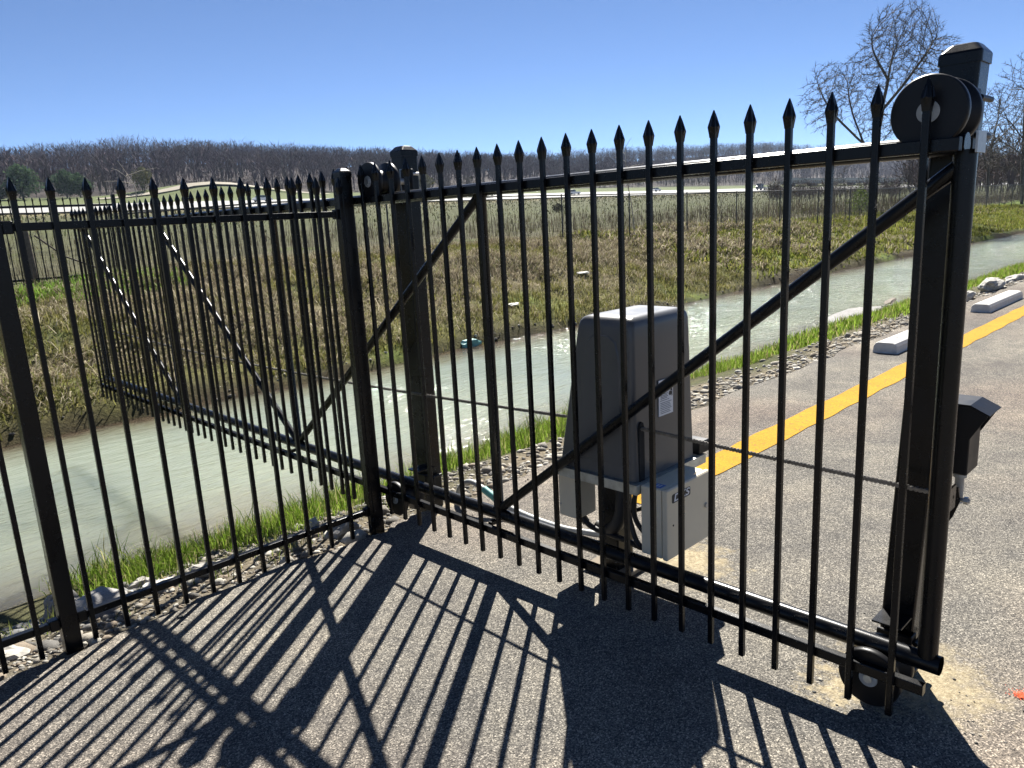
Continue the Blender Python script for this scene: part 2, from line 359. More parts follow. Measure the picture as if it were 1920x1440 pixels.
# asphalt lot
def asph_z(y): return 0.035-0.0135*max(0.0, min(2.6, y))
mb = MB(); axs = list(np.arange(-14, 2.5, 0.09))+list(np.arange(2.5, 48, 0.35)); yl = [-16, -6, 0, 1.3, 2.3]
for x in axs:
    e = 2.565+0.035*math.sin(x*5.1+1.3*math.sin(x*2.3))+0.018*math.sin(x*17.3)+0.012*math.sin(x*41)+random.uniform(-.008, .008)
    mb.v += [(x, y, asph_z(y)) for y in yl]+[(x, e, asph_z(e)-0.004), (x, e+0.025, -0.035), (x, e+0.03, -0.12)]
k = len(yl)+3
for i in range(len(axs)-1):
    for j in range(k-1):
        mb.f.append((i*k+j, (i+1)*k+j, (i+1)*k+j+1, i*k+j+1)); mb.sm.append(j < k-3)
mb.build('asphalt', M_asph, kind='structure')

# yellow line and orange spray mark (sheets 4 mm above the asphalt)
mb = MB(); lx = list(np.arange(1.05, 34, 0.12))
for x in lx:
    a, c = 1.575+0.006*math.sin(x*9)+random.uniform(-.004, .004), 1.80+0.006*math.sin(x*7+2)+random.uniform(-.004, .004)
    mb.v += [(x, a, asph_z(a)+0.004), (x, c, asph_z(c)+0.004)]
for i in range(len(lx)-1): mb.f.append((2*i, 2*i+2, 2*i+3, 2*i+1)); mb.sm.append(False)
mb.build('yellow_line', M_yellow, kind='structure')
mb = MB()
for k in range(420):
    q = abs(random.gauss(0, 1)); a = random.uniform(0, 6.283); x = 0.420+q*0.016*math.cos(a); y = -0.262+q*0.021*math.sin(a); rr0 = random.uniform(.0012, .0042)/(1+.4*q)
    mb.poly([(x+rr0*math.cos(b)*random.uniform(.7, 1.2), y+rr0*math.sin(b)*random.uniform(.7, 1.2), 0.0385+k*4e-6) for b in (0, 1.2, 2.4, 3.7, 5.0)])
mb.build('orange_paint_mark', M_orange, kind='structure')

# far road, embankment top path, bridge parapet
def ribbon(name, pts, w, mat_, dz, vert=False):
    mb = MB()
    for i, (x, y) in enumerate(pts):
        a = pts[max(0, i-1)]; c = pts[min(len(pts)-1, i+1)]; t = Vector((c[0]-a[0], c[1]-a[1])).normalized()
        for s in (-1, -0.33, 0.33, 1):
            px, py = x-t.y*w/2*s, y+t.x*w/2*s; mb.v.append((px, py, float(terrain_z(px, py))+dz))
    for i in range(len(pts)-1):
        for j in range(3): mb.f.append((4*i+j, 4*i+j+1, 4*i+j+5, 4*i+j+4)[::-1]); mb.sm.append(True)
    return mb.build(name, mat_, kind='structure')
ribbon('highway', [(x, 170) for x in np.arange(-300, 900, 8)], 23, M_road, 0.35)
ribbon('dirt_path', [(60, 206.5), (66, 208), (73, 209.5), (80, 211), (86, 212.3), (92, 213), (98, 213.2), (106, 212.6), (116, 211.5), (128, 210.5)], 2.2, simple('pale_dirt', (.24, .21, .155), .9, scale=1), 0.25)

# ------------------------------------------------------------------ gate
GATE_END = 7.48
g = thing('sliding_gate', (0, 3.6, 0.0), 'long black sliding gate with spear pickets and diagonal pipe braces, open over the ditch', 'gate')
PX = 0.10; R = 0.028
mb = MB(); mb.tube([(PX, -0.07, 1.725), (PX, GATE_END, 1.725)], R, 20); mb.build('top_pipe', M_black, g)
mb = MB(); mb.tube([(PX, -0.105, 0.235), (PX, GATE_END, 0.235)], R+0.001, 20, caps=False)
mb.tube([(PX, GATE_END, 0.235), (PX, -0.105, 0.235)], R-0.004, 20, caps=False)
mb.build('bottom_pipe', M_black, g)
for z, y0, nm in ((1.722, -0.075, 'picket_rail'), (0.188, -0.085, 'picket_rail')):
    mb = MB(); mb.prism(rrect(0.026, 0.034, 0.003, 2), (0.0235, y0, z), (0.0235, GATE_END-0.02, z)); mb.build(nm, M_black, g)
# short spacers weld the picket rails to the frame pipes
for y in (1.79, 3.67, 5.58, 7.40):
    for z in (1.726, 0.206):
        mb = MB(); mb.box((0.037, y-0.012, z-0.008), (PX-R+0.006, y+0.012, z+0.008)); mb.build('spacer', M_black, g)
mb = MB(); mb.tube([(PX, -0.067, 0.255), (PX, -0.067, 1.71)], R, 20); mb.build('end_post', M_black, g)
mb = MB(); mb.box((0.060, -0.104, 1.700), (0.132, -0.0985, 1.752)); mb.build('end_cap', M_steel, g)
for y in (1.79, 3.67, 5.58, 7.45):
    mb = MB(); mb.tube([(PX, y, 0.255), (PX, y, 0.268), (PX, y, 0.274), (PX, y, 1.689), (PX, y, 1.694), (PX, y, 1.705)], [0.030, 0.029, 0.024, 0.024, 0.028, 0.030], 16); mb.build('upright', M_black, g)
for a, c in (((1.77, .27), (-.055, 1.67)), ((3.64, .27), (1.81, 1.69)), ((3.70, .27), (5.56, 1.69)), ((5.61, .27), (7.43, 1.69))):
    mb = MB(); mb.tube([(PX, a[0], a[1]), (PX, c[0], c[1])], 0.021, 16); mb.build('brace', M_black, g)
def picket_mesh(name, z0, z1, w=0.0182, tipw=0.0275):
    mb = MB(); h = w/2
    pr = rrect(w, w, 0.002, 1)
    mb.loft([[(p[0], p[1], z0) for p in pr], [(p[0], p[1], z1-0.075) for p in pr]])
    tr = lambda q, z: [(q*x, q*y, z) for x, y in ((1, 1), (-1, 1), (-1, -1), (1, -1))]
    t = tipw/2
    mb.loft([tr(h*1.05, z1-0.082), tr(h*1.18, z1-0.072), tr(t, z1-0.050), tr(t*0.9, z1-0.043), tr(t*0.50, z1-0.020), tr(0.0012, z1)])
    # raised leaf on each face of the spear point
    for sx, sy in ((1, 0), (-1, 0), (0, 1), (0, -1)):
        n = Vector((sx, sy, 0)); s = Vector((-sy, sx, 0))
        P = lambda o, q, z: tuple(n*o+s*q+Vector((0, 0, z)))
        mb.add([P(t*0.98+.001, -t*.55, z1-.052), P(t*0.98+.001, t*.55, z1-.052), P(t*.55+.0015, 0, z1-.017), P(t+.0035, 0, z1-.047), P(h*1.1+.001, 0, z1-.071)],
               [(0, 3, 2), (3, 1, 2), (0, 4, 3), (4, 1, 3)])
    me = bpy.data.meshes.new(name); me.from_pydata(mb.v, [], mb.f); me.materials.append(M_black); me.update(); return me
gp = picket_mesh('gate_picket', 0.078, 1.889)
for i in range(62):
    link('picket', gp, g, (0.0, i*0.12065-3.6, 0.0))
mb = MB(); mb.box((0.128, -0.085, 0.705), (0.19, -0.079, 0.775)); mb.tube([(0.17, -0.085, 0.742), (0.17, -0.05, 0.742)], 0.006, 8); mb.build('chain_bracket', M_black, g)

# ------------------------------------------------------------------ gate posts with rollers
def gate_post(name, bot, top, ztop, label, tilt_side):
    """4 in square post; bot/top = (x0,x1,y0,y1) at z=-0.2 and z=ztop"""
    t = thing(name, ((bot[0]+bot[1])/2, (bot[2]+bot[3])/2, 0.0), label, 'gate post', 'black square posts that carry the gate rollers')
    def sec(z):
        q = (z+0.2)/(ztop+0.2); return [bot[i]+(top[i]-bot[i])*q for i in range(4)]
    def ring(z, grow=0.0, r=0.010):
        a = sec(z); w, h = a[1]-a[0]+2*grow, a[3]-a[2]+2*grow; cx, cy = (a[0]+a[1])/2, (a[2]+a[3])/2
        return [(cx+p[0], cy+p[1], z) for p in rrect(w, h, r, 3)]
    mb = MB(); mb.loft([ring(-0.2), ring(ztop)]); mb.build('shaft', M_black, t)
    mb = MB(); mb.loft([ring(ztop-0.018, 0.004), ring(ztop+0.008, 0.004), ring(ztop+0.014, 0.001), ring(ztop+0.033, -0.016, 0.012), ring(ztop+0.036, -0.024, 0.012)]); mb.build('cap', M_black, t)
    return t, sec
def roller(parent, y, z, up):
    """two-flange grooved roller running on a gate pipe, axle along X"""
    rr = MB(); n = 40
    def ringx(x, r): return [(x, y+r*math.cos(2*math.pi*k/n), z+r*math.sin(2*math.pi*k/n)) for k in range(n)]
    prof = [(0.034, 0.0895), (0.037, 0.0925), (0.056, 0.0925), (0.060, 0.089), (0.071, 0.060), (0.082, 0.0545), (0.118, 0.0545), (0.129, 0.060), (0.140, 0.089), (0.144, 0.0925), (0.163, 0.0925), (0.166, 0.0895)]
    rr.loft([ringx(x, r) for x, r in prof], True)
    w = rr.build('roller', M_blackw, parent)
    hb = MB()
    hb.loft([ringx(0.0335, 0.028), ringx(0.031, 0.027)], False); hb.build('bearing_ring', M_conduit, w)
    hb = MB(); hb.loft([ringx(0.032, 0.014), ringx(0.026, 0.013)], False); hb.build('axle_bolt', M_galv, w)
    return w
# near post (stands slightly out of plumb)
pA, secA = gate_post('gate_post', (.27, .3716, .043, .1446), (.25, .3516, -.046, .0556), 1.962,
                     'tall black square gate post nearest the camera, leaning beside the open gate end', 1)
roller(pA, 0.008, 1.8085, True); roller(pA, 0.075, 0.150, False)
# far post
pB, secB = gate_post('gate_post', (.29, .3916, 2.576, 2.6776), (.29, .3916, 2.576, 2.6776), 1.957,
                     'black square gate post in the middle, behind the gate beside the fence end post', 1)
roller(pB, 2.53, 1.8085, True); roller(pB, 2.545, 0.150, False)
for t, sec, yt, yb in ((pA, secA, 0.008, 0.075), (pB, secB, 2.53, 2.545)):
    for z, y in ((1.8085, yt), (0.150, yb)):
        a = sec(z); yc = (a[2]+a[3])/2
        mb = MB(); mb.tube([(0.160, y, z), (a[0]-0.02, y, z)], 0.016, 12); mb.build('axle', M_steel, t)
        mb = MB(); mb.box((a[0]-0.024, min(y, yc)-0.05, z-0.06), (a[0]-0.010, max(y, yc)+0.05, z+0.06), 0.003); mb.build('roller_bracket', M_blackw, t)
        mb = MB(); mb.box((a[0]-0.028, a[2]-0.010, z-0.095), (a[0]+0.016, a[2]-0.003, z+0.065), 0.002); mb.build('mounting_plate', M_steel if z > 1 and t is pB else M_blackw, t)
        for dz in (-0.055, 0.04):
            mb = MB(); mb.tube([(a[0]-0.02, a[2]-0.018, z+dz), (a[1]-0.02, a[2]-0.018, z+dz)], 0.008, 10); mb.build('clamp_rod', M_steel if z > 1 and t is pB else M_blackw, t)
    a = sec(0.24)
    mb = MB(); mb.box((0.168, yb-0.045, 0.268), (a[0]-0.004, yb+0.045, 0.274)); mb.build('roller_shelf', M_black, t)

# ------------------------------------------------------------------ picket fence
FY = 2.603
f = thing('picket_fence', (-2.0, FY, 0.0), 'low black steel picket fence with spear tips running from the left foreground to the gate', 'fence')
fp = picket_mesh('fence_picket', -0.012, 1.837, 0.0188, 0.028)
xsF = [-1.463+0.125*i for i in range(12)]+[-1.660-0.125*i for i in range(17)]
for x in xsF: link('picket', fp, f, (x+2.0, 0.0, 0.0))
def rail_seg(x0, x1):
    for z in (1.660, 0.098):
        mb = MB(); mb.prism(rrect(0.030, 0.030, 0.003, 2), (x0, FY+0.0255, z), (x1, FY+0.0255, z)); mb.build('rail', M_black, f)
rail_seg(-1.512, -0.078); rail_seg(-3.90, -1.578)
for x, z1 in ((-1.545, 1.872), (-0.046, 1.872), (-3.935, 1.872)):
    mb = MB(); pr = rrect(0.0635, 0.0635, 0.005, 2)
    mb.loft([[(x+p[0], FY+0.024+p[1], -0.25) for p in pr], [(x+p[0], FY+0.024+p[1], z1-0.02) for p in pr]]); s = mb.build('post', M_black, f)
    mb = MB(); R4 = lambda w, z: [(x+p[0]*w, FY+0.024+p[1]*w, z) for p in rrect(0.068, 0.068, 0.005, 2)]
    mb.loft([R4(1, z1-0.035), R4(1, z1-0.012), R4(.86, z1-0.006), R4(.45, z1+0.006), R4(.3, z1+0.008)]); mb.build('cap', M_black, s)
for x, sgn in ((-1.512, 1), (-1.578, -1), (-0.078, -1)):
    for z in (1.660, 0.098):
        mb = MB(); mb.box((x, FY+0.005, z-0.024), (x+sgn*0.035, FY+0.046, z+0.024), 0.003); mb.build('rail_bracket', M_black, f)

# ------------------------------------------------------------------ gate operator
op = thing('gate_operator', (0.33, 1.22, 0.03), 'charcoal sliding gate operator with tapered cover, galvanised tray and grey side boxes', 'gate motor')
def rr_ring(x0, x1, y0, y1, r, z, seg=5):
    return [((x0+x1)/2+p[0], (y0+y1)/2+p[1], z) for p in rrect(x1-x0, y1-y0, r, seg)]
mb = MB(); T = []
for z, i in ((0.548, 0.0), (0.60, 0.0), (1.10, 0.0), (1.160, 0.0005), (1.180, 0.004), (1.192, 0.011), (1.199, 0.022), (1.202, 0.036), (1.204, 0.06)):
    q = (z-0.548)/0.652
    T.append(rr_ring(0.132+0.010*q+i, 0.566-0.022*q-i, 1.020+0.012*q+i, 1.425-0.125*q-i, max(0.012, 0.022+0.0*q), z, 6))
mb.loft(T, True); cov = mb.build('cover', M_house, op)
# moulded panel on the gate side of the cover
def coverx(z): return 0.132+0.010*(z-0.548)/0.652
mb = MB(); ring = []
for (y, z) in ((1.075, .60), (1.335, .60), (1.27, 1.05), (1.25, 1.11), (1.22, 1.135), (1.14, 1.135), (1.105, 1.11), (1.09, 1.05)):
    ring.append((y, z))
ins = [(1.21+(y-1.21)*0.93, 0.86+(z-0.86)*0.965) for y, z in ring]
mb.loft([[(coverx(z)+0.004, y, z) for y, z in ring], [(coverx(z)-0.004, y, z) for y, z in ins]][::1], True); mb.build('moulded_panel', M_house, op)
mb = MB(); sl_ = [(0.0, 0.548), (0.0, 0.765), (0.006, 0.785), (0.017, 0.792), (0.028, 0.785), (0.034, 0.765), (0.034, 0.548)]
mb.loft([[(0.158+a, 1.026, z) for a, z in sl_], [(0.158+a, 1.0165, z) for a, z in sl_]]); mb.build('chain_slot_shade', M_opening_shade, op)  # no real opening: solid black plate painted as the slot's dark inside
lb = MB(); lb.box((0.300, 1.0235, 0.783), (0.400, 1.0205, 0.932)); lab = lb.build('warning_label', M_white, op)
pb = MB()
def lab_bar(a0, a1, b, h): pb.box((0.300+a0, 1.0205, b-h/2), (0.300+a1, 1.0197, b+h/2))
for i, b in enumerate((0.922, 0.914, 0.906)): lab_bar(0.012, 0.086-0.01*(i == 2), b, 0.0026)
for i, b in enumerate((0.872, 0.866, 0.860, 0.854)): lab_bar(0.012, 0.062-0.006*(i % 2), b, 0.0026)
lab_bar(0.008, 0.070, 0.846, 0.0022)
for i, b in enumerate((0.836, 0.829, 0.822, 0.815, 0.808, 0.800, 0.793)): lab_bar(0.010, 0.088-0.012*((i*3) % 4)/3, b, 0.0022)
pb.build('small_print', M_greyink, lab)
pb = MB()   # pictogram: a gear and the fingers caught by it
for k in range(14):
    a = 2*math.pi*k/14; rr_ = 0.011 if k % 2 else 0.0085
    pb.v.append((0.378+rr_*math.cos(a), 1.0195, 0.868+rr_*math.sin(a)))
pb.f.append(tuple(range(14))); pb.sm.append(False)
for i in range(4): pb.box((0.382+0.003*i, 1.0205, 0.878), (0.3842+0.003*i, 1.0194, 0.896-0.002*abs(i-1)))
pb.box((0.389, 1.0205, 0.855), (0.394, 1.0194, 0.895)); pb.build('pictogram', M_ink, lab)
# tray: folded galvanised channel
mb = MB(); mb.box((0.112, 1.000, 0.541), (0.622, 1.445, 0.547)); mb.box((0.112, 1.000, 0.507), (0.116, 1.445, 0.5405)); mb.box((0.1165, 1.000, 0.507), (0.622, 1.004, 0.5405)); mb.box((0.1165, 1.441, 0.507), (0.622, 1.445, 0.5405)); mb.box((0.618, 1.0045, 0.507), (0.622, 1.4405, 0.5405))
tr_ = mb.build('tray', M_galv, op)
mb = MB(); mb.tube([(0.25, 0.990, 0.527), (0.44, 0.990, 0.527)], 0.0125, 14); mb.build('conduit_nipple', M_galv, tr_)
for x in (0.30, 0.335, 0.37):
    mb = MB(); mb.tube([(x, 0.990, 0.527), (x+0.014, 0.990, 0.527)], 0.0165, 8, smooth=False); mb.build('locknut', simple('brass_nut', (.30, .27, .2), .4, .8), tr_)
mb = MB(); mb.box((0.585, 1.010, 0.5485), (0.668, 1.12, 0.603), 0.004); mb.build('limit_box', M_blackw, op)
mb = MB(); mb.prism(rrect(0.11, 0.11, 0.006, 2), (0.345, 1.29, 0.045), (0.345, 1.29, 0.5405), up=(0, 1, 0)); ped = mb.build('pedestal', M_black, op)
mb = MB(); mb.box((0.24, 1.18, 0.024), (0.45, 1.40, 0.0445), 0.003); mb.build('base_plate', simple('dusty_base', (.17, .14, .10), .9, var=.3, scale=25), op)
mb = MB()
P = [(0.30, 1.215, 0.545-0.01), (0.29, 1.205, 0.46), (0.285, 1.205, 0.38), (0.285, 1.215, 0.31), (0.29, 1.25, 0.25), (0.30, 1.30, 0.22), (0.31, 1.36, 0.215)]
def spline(pts, m=6):
    pts = [Vector(p) for p in pts]; out = []
    for i in range(len(pts)-1):
        p0, p1, p2, p3 = pts[max(0, i-1)], pts[i], pts[i+1], pts[min(len(pts)-1, i+2)]
        for k in range(m):
            t = k/m; out.append(0.5*((2*p1)+(p2-p0)*t+(2*p0-5*p1+4*p2-p3)*t*t+(3*p1-p0-3*p2+p3)*t**3))
    out.append(pts[-1]); return out
mb.tube(spline(P), 0.030, 14); mb.build('flexible_hose', M_rubber, op)
for pts, r in (([(0.30, 1.125, 0.51), (0.30, 1.150, 0.40), (0.30, 1.150, 0.32), (0.30, 1.115, 0.27), (0.29, 1.05, 0.24), (0.28, 0.98, 0.26)], 0.011),
               ([(0.20, 1.10, 0.51), (0.20, 1.115, 0.42), (0.20, 1.095, 0.33), (0.20, 1.06, 0.255), (0.21, 1.00, 0.235), (0.22, 0.96, 0.265)], 0.011),
               ([(0.36, 1.30, 0.30), (0.35, 1.23, 0.305), (0.35, 1.16, 0.335), (0.35, 1.09, 0.375), (0.35, 0.99, 0.40)], 0.009),
               ([(0.27, 1.44, 0.275), (0.275, 1.38, 0.225), (0.28, 1.30, 0.212), (0.28, 1.19, 0.207), (0.28, 1.07, 0.20), (0.30, 0.97, 0.25)], 0.013)):
    mb = MB(); mb.tube(spline(pts), r, 10); mb.build('cable', M_rubber, op)
mb = MB(); mb.tube([(0.272, 1.452, 0.29), (0.275, 1.400, 0.235)], 0.018, 12); mb.build('cable_gland', M_rubber, op)
# left box
mb = MB(); mb.box((0.205, 1.392, 0.272), (0.335, 1.500, 0.5055), 0.005); jb = mb.build('junction_box', M_cab, op)
mb = MB(); mb.box((0.201, 1.398, 0.278), (0.2045, 1.494, 0.500), 0.001); mb.build('cover_plate', M_cab, jb)
mb = MB(); mb.tube([(0.2005, 1.485, 0.33), (0.198, 1.485, 0.33)], 0.005, 8); mb.build('screw', M_steel, jb)
# control cabinet on the road side
mb = MB(); mb.box((0.136, 0.902, 0.258), (0.442, 0.998, 0.546), 0.004); cb = mb.build('control_cabinet', M_cab, op)
mb = MB(); mb.box((0.133, 0.874, 0.255), (0.445, 0.898, 0.549), 0.005); dr = mb.build('door', M_cab, cb)
mb = MB(); mb.tube([(0.412, 0.874, 0.405), (0.412, 0.866, 0.405)], 0.010, 16); mb.build('latch', M_steel, dr)
mb = MB(); mb.tube([(0.175, 0.8745, 0.395), (0.175, 0.8725, 0.395)], 0.004, 10); mb.build('keyhole', M_opening_shade, dr)
lg = MB(); pr = rrect(0.128, 0.036, 0.007, 4)
lg.loft([[(0.231+p[0], 0.8742, 0.505+p[1]) for p in pr][::-1], [(0.231+p[0], 0.8728, 0.505+p[1]) for p in pr][::-1]]); lgo = lg.build('logo_plate', M_ink, dr)
def text_mesh(name, txt, size, M4, mat_, parent, ext=0.0004, shear=0.0):
    cu = bpy.data.curves.new(name, 'FONT'); cu.body = txt; cu.size = size; cu.extrude = ext; cu.align_x = 'CENTER'; cu.align_y = 'CENTER'; cu.shear = shear; cu.offset = 0.0009
    tmp = bpy.data.objects.new('tmp', cu); COL.objects.link(tmp)
    dg = bpy.context.evaluated_depsgraph_get(); me = bpy.data.meshes.new_from_object(tmp.evaluated_get(dg)); bpy.data.objects.remove(tmp)
    me.name = name; me.transform(M4); me.materials.clear(); me.materials.append(mat_)
    me.transform(Matrix.Translation(-root_of(parent))); return link(name, me, parent)
# letters stand in the XZ plane, reading along +X seen from -Y
MXZ = Matrix(((1, 0, 0, 0.231), (0, 0, -1, 0.8722), (0, 1, 0, 0.505), (0, 0, 0, 1)))
text_mesh('lettering', 'DKS', 0.041, MXZ @ Matrix.Scale(1.42, 4, (1, 0, 0)), M_white, lgo, shear=0.18)
mb = MB(); mb.box((0.150, 0.915, 0.5462), (0.190, 0.955, 0.5470)); bl = mb.build('sticker', M_blue, cb)
mb = MB(); mb.box((0.158, 0.925, 0.5470), (0.182, 0.931, 0.5474)); mb.box((0.158, 0.937, 0.5470), (0.182, 0.945, 0.5474)); mb.build('sticker_print', M_white, bl)

# drive chain: open roller-chain links
mb = MB()
def chain_run(p0, p1, sag):
    p0, p1 = Vector(p0), Vector(p1); L = (p1-p0).length; n = int(L/0.0127); pts = []
    for i in range(n+1):
        t = i/n; q = p0.lerp(p1, t); q.z -= sag*4*t*(1-t); pts.append(q)
    for i in range(n):
        a, c = pts[i], pts[i+1]; d = (c-a).normalized(); w = 0.0052 if i % 2 else 0.0036
        for s in (-1, 1):
            x = a.x+s*w; e = d*0.0045; h = Vector((0, 0, 0.0066)); hw = Vector((0, 0, 0.0036)); m_ = (a+c)/2
            prof = [a-e-hw*0.6, a-h, a+d*0.003-h, m_-hw, c-d*0.003-h, c-h, c+e-hw*0.6, c+e+hw*0.6, c+h, c-d*0.003+h, m_+hw, a+d*0.003+h, a+h, a-e+hw*0.6]
            mb.loft([[(x-0.0006, p.y, p.z) for p in prof], [(x+0.0006, p.y, p.z) for p in prof]])
        mb.tube([(a.x-0.0065, a.y, a.z), (a.x+0.0065, a.y, a.z)], 0.0028, 6)
chain_run((0.172, 1.025, 0.765), (0.172, -0.06, 0.742), 0.003)
chain_run((0.172, 7.42, 0.72), (0.172, 1.41, 0.755), 0.055)
tag(mb.build('drive_chain', M_chain, org=(0.172, 0, 0.74)), 'thin steel roller chain stretched along behind the gate through the operator', 'chain')

# grey conduit looping out of the ground
mb = MB(); mb.tube(spline([(.462, 2.545, -.02), (.462, 2.535, .03), (.462, 2.505, .096), (.462, 2.445, .142), (.462, 2.384, .152), (.462, 2.30, .133), (.47, 2.20, .09), (.48, 2.10, .06), (.48, 1.9, .045), (.49, 1.72, .042), (.52, 1.62, .042), (.56, 1.50, .042), (.62, 1.40, .042)]), 0.016, 12)
lp = mb.build('conduit', M_conduit, org=(.462, 2.4, .03)); tag(lp, 'grey flexible conduit arching from the ground and lying on the asphalt behind the gate', 'conduit')
mb = MB(); mb.tube([(.462, 2.300, .133), (.468, 2.215, .097)], 0.021, 12); mb.build('fitting', M_teal, lp)

# photo eye on the near post
pe = thing('photo_eye', (0.45, 0.0, 0.73), 'black hooded photo eye box on a short grey neck beside the near gate post', 'sensor')
mb = MB(); mb.box((0.385, -0.062, 0.738), (0.505, 0.055, 0.962), 0.004); mb.build('body', M_blackw, pe)
mb = MB()
for x in (0.383, 0.507):
    a = [(x-0.002, -0.062, 0.858), (x-0.002, -0.106, 0.938), (x-0.002, -0.058, 0.962), (x-0.002, 0.05, 0.962), (x-0.002, 0.05, 0.858)]
    mb.loft([a, [(p[0]+0.004, p[1], p[2]) for p in a]])
mb.add([(0.379, 0.06, 0.9635), (0.511, 0.06, 0.9635), (0.511, -0.058, 0.9635), (0.379, -0.058, 0.9635), (0.511, -0.110, 0.938), (0.379, -0.110, 0.938),
        (0.379, 0.06, 0.968), (0.511, 0.06, 0.968), (0.511, -0.058, 0.968), (0.379, -0.058, 0.968), (0.511, -0.112, 0.942), (0.379, -0.112, 0.942)],
       [(0, 3, 2, 1), (3, 5, 4, 2), (6, 7, 8, 9), (9, 8, 10, 11), (5, 11, 10, 4), (0, 1, 7, 6), (1, 2, 8, 7), (2, 4, 10, 8), (0, 6, 9, 3), (3, 9, 11, 5)])
mb.build('hood', M_blackw, pe)
mb = MB(); mb.tube([(0.42, -0.035, 0.738), (0.42, -0.035, 0.722), (0.42, -0.035, 0.720), (0.42, -0.035, 0.635)], [0.020, 0.020, 0.0135, 0.0135], 14); mb.build('neck', M_conduit, pe)
mb = MB(); mb.tube([(0.395, -0.040, 0.655), (0.395, -0.075, 0.655)], 0.007, 8); mb.tube([(0.395, -0.058, 0.655), (0.395, -0.070, 0.655)], 0.013, 6, smooth=False); mb.build('bolt', M_steel, pe)
mb = MB(); q = [(-0.045, 0.70), (-0.052, 0.655), (-0.035, 0.60), (0.035, 0.47), (0.065, 0.47), (0.065, 0.70)]
mb.loft([[(0.374, y, z) for y, z in q], [(0.380, y, z) for y, z in q]]); mb.build('bracket', M_black, pe)
mb = MB(); mb.tube([(0.47, -0.02, 0.738), (0.47, -0.02, 0.722)], 0.012, 12); mb.build('cable_gland', M_blue, pe)

# ------------------------------------------------------------------ wheel stops
def wheel_stop(x0, x1, y0, y1, label):
    t = thing('wheel_stop', ((x0+x1)/2, (y0+y1)/2, asph_z(2.1)), label, 'parking block', 'concrete wheel stops along the yellow line')
    zb = asph_z(2.1); prof = [(y0, 0), (y0+0.010, 0.075), (y0+0.030, 0.105), (y0+0.055, 0.116), (y1-0.055, 0.116), (y1-0.030, 0.105), (y1-0.010, 0.075), (y1, 0)]
    mb = MB()
    S = lambda x, k: [(x, (y0+y1)/2+(y-(y0+y1)/2)*k, zb+z*(k if z > 0.05 else 1)) for y, z in prof]
    mb.loft([S(x0, .97), S(x0+.012, 1), S(x1-.012, 1), S(x1, .97)]); b = mb.build('block', M_concrete, t)
    for x in (x0+0.35, x1-0.35):
        mb = MB(); mb.tube([(x, (y0+y1)/2, zb+0.1165), (x, (y0+y1)/2, zb+0.1195)], 0.016, 12); mb.build('pin', M_rockd, t)
    return t
wheel_stop(6.03, 7.86, 2.01, 2.262, 'nearer pale concrete wheel stop, partly hidden behind the near gate post')
wheel_stop(9.50, 11.30, 2.0, 2.245, 'farther pale concrete wheel stop at the right edge, fully in view')

# ------------------------------------------------------------------ blades, stones, twigs
def blades(base, ang, lean, length, width, col, mid=0.55, droop=0.25):
    """bent grass blades: 5 vertices, 3 triangles each"""
    n = len(base); d = np.stack([np.cos(ang), np.sin(ang)], 1); side = np.stack([-d[:, 1], d[:, 0], np.zeros(n)], 1)
    sx = np.sin(lean); cz = np.cos(lean)
    m = base+np.stack([d[:, 0]*sx*mid*length*0.7, d[:, 1]*sx*mid*length*0.7, mid*length*np.sqrt(np.maximum(0.05, 1-(sx*0.7)**2))], 1)
    t = m+np.stack([d[:, 0]*sx*(1-mid)*length*1.3, d[:, 1]*sx*(1-mid)*length*1.3, (1-mid)*length*(cz-droop*sx)], 1)
    w = (width/2)[:, None]*side
    V = np.stack([base-w, base+w, m-w*0.8, m+w*0.8, t], 1).reshape(-1, 3)
    o = np.arange(n)[:, None]*5; T = np.concatenate([o+[0, 1, 3], o+[0, 3, 2], o+[2, 3, 4]], 0)
    return V, T, np.repeat(col, 5, 0)
def pal(n, cols, p=None, var=0.25):
    c = np.array(cols)[rng.choice(len(cols), n, p=p)]; return c*(1+var*rng.standard_normal((n, 1))).clip(0.5, 1.7)
def ground(P): return terrain_z(P[:, 0], P[:, 1])
def scatter_blades(name, xy, per, rad, L, W, cols, p, mat_, lean=(0.1, 0.9), zoff=-0.01):
    n = len(xy); X = np.repeat(xy, per, 0)+rad*rng.standard_normal((n*per, 2)); N_ = len(X)
    B = np.column_stack([X, terrain_z(X[:, 0], X[:, 1])+zoff])
    sc = np.repeat(rng.uniform(0.6, 1.25, n), per)
    V, T, C = blades(B, rng.uniform(0, 6.283, N_), rng.uniform(*lean, N_), rng.uniform(L[0], L[1], N_)*sc, rng.uniform(W[0], W[1], N_), pal(N_, cols, p))
    return link(name, np_mesh(name, V, T, mat_, C))
def uni(n, x0, x1, y0, y1): return np.column_stack([rng.uniform(x0, x1, n), rng.uniform(y0, y1, n)])
G1 = [(.15, .24, .025), (.21, .30, .045), (.10, .165, .02), (.30, .27, .12)]
xy = uni(1500, -1.25, 6, 3.25, 4.35); nn = fbm(xy[:, 0], xy[:, 1], 1.6, 31); xy = xy[(xy[:, 1] > 3.55-0.4*nn) & (nn > -0.5)]
tag(scatter_blades('bank_grass', xy, 20, 0.045, (.05, .17), (.003, .006), G1, [.36, .28, .16, .2], M_blade), 'bright green grass growing on the near bank between the gravel and the water', 'grass', kind='stuff')
xy = uni(150, -1.15, 3.5, 3.35, 4.3); nn = fbm(xy[:, 0], xy[:, 1], 2.6, 55); xy = xy[nn > -0.1]
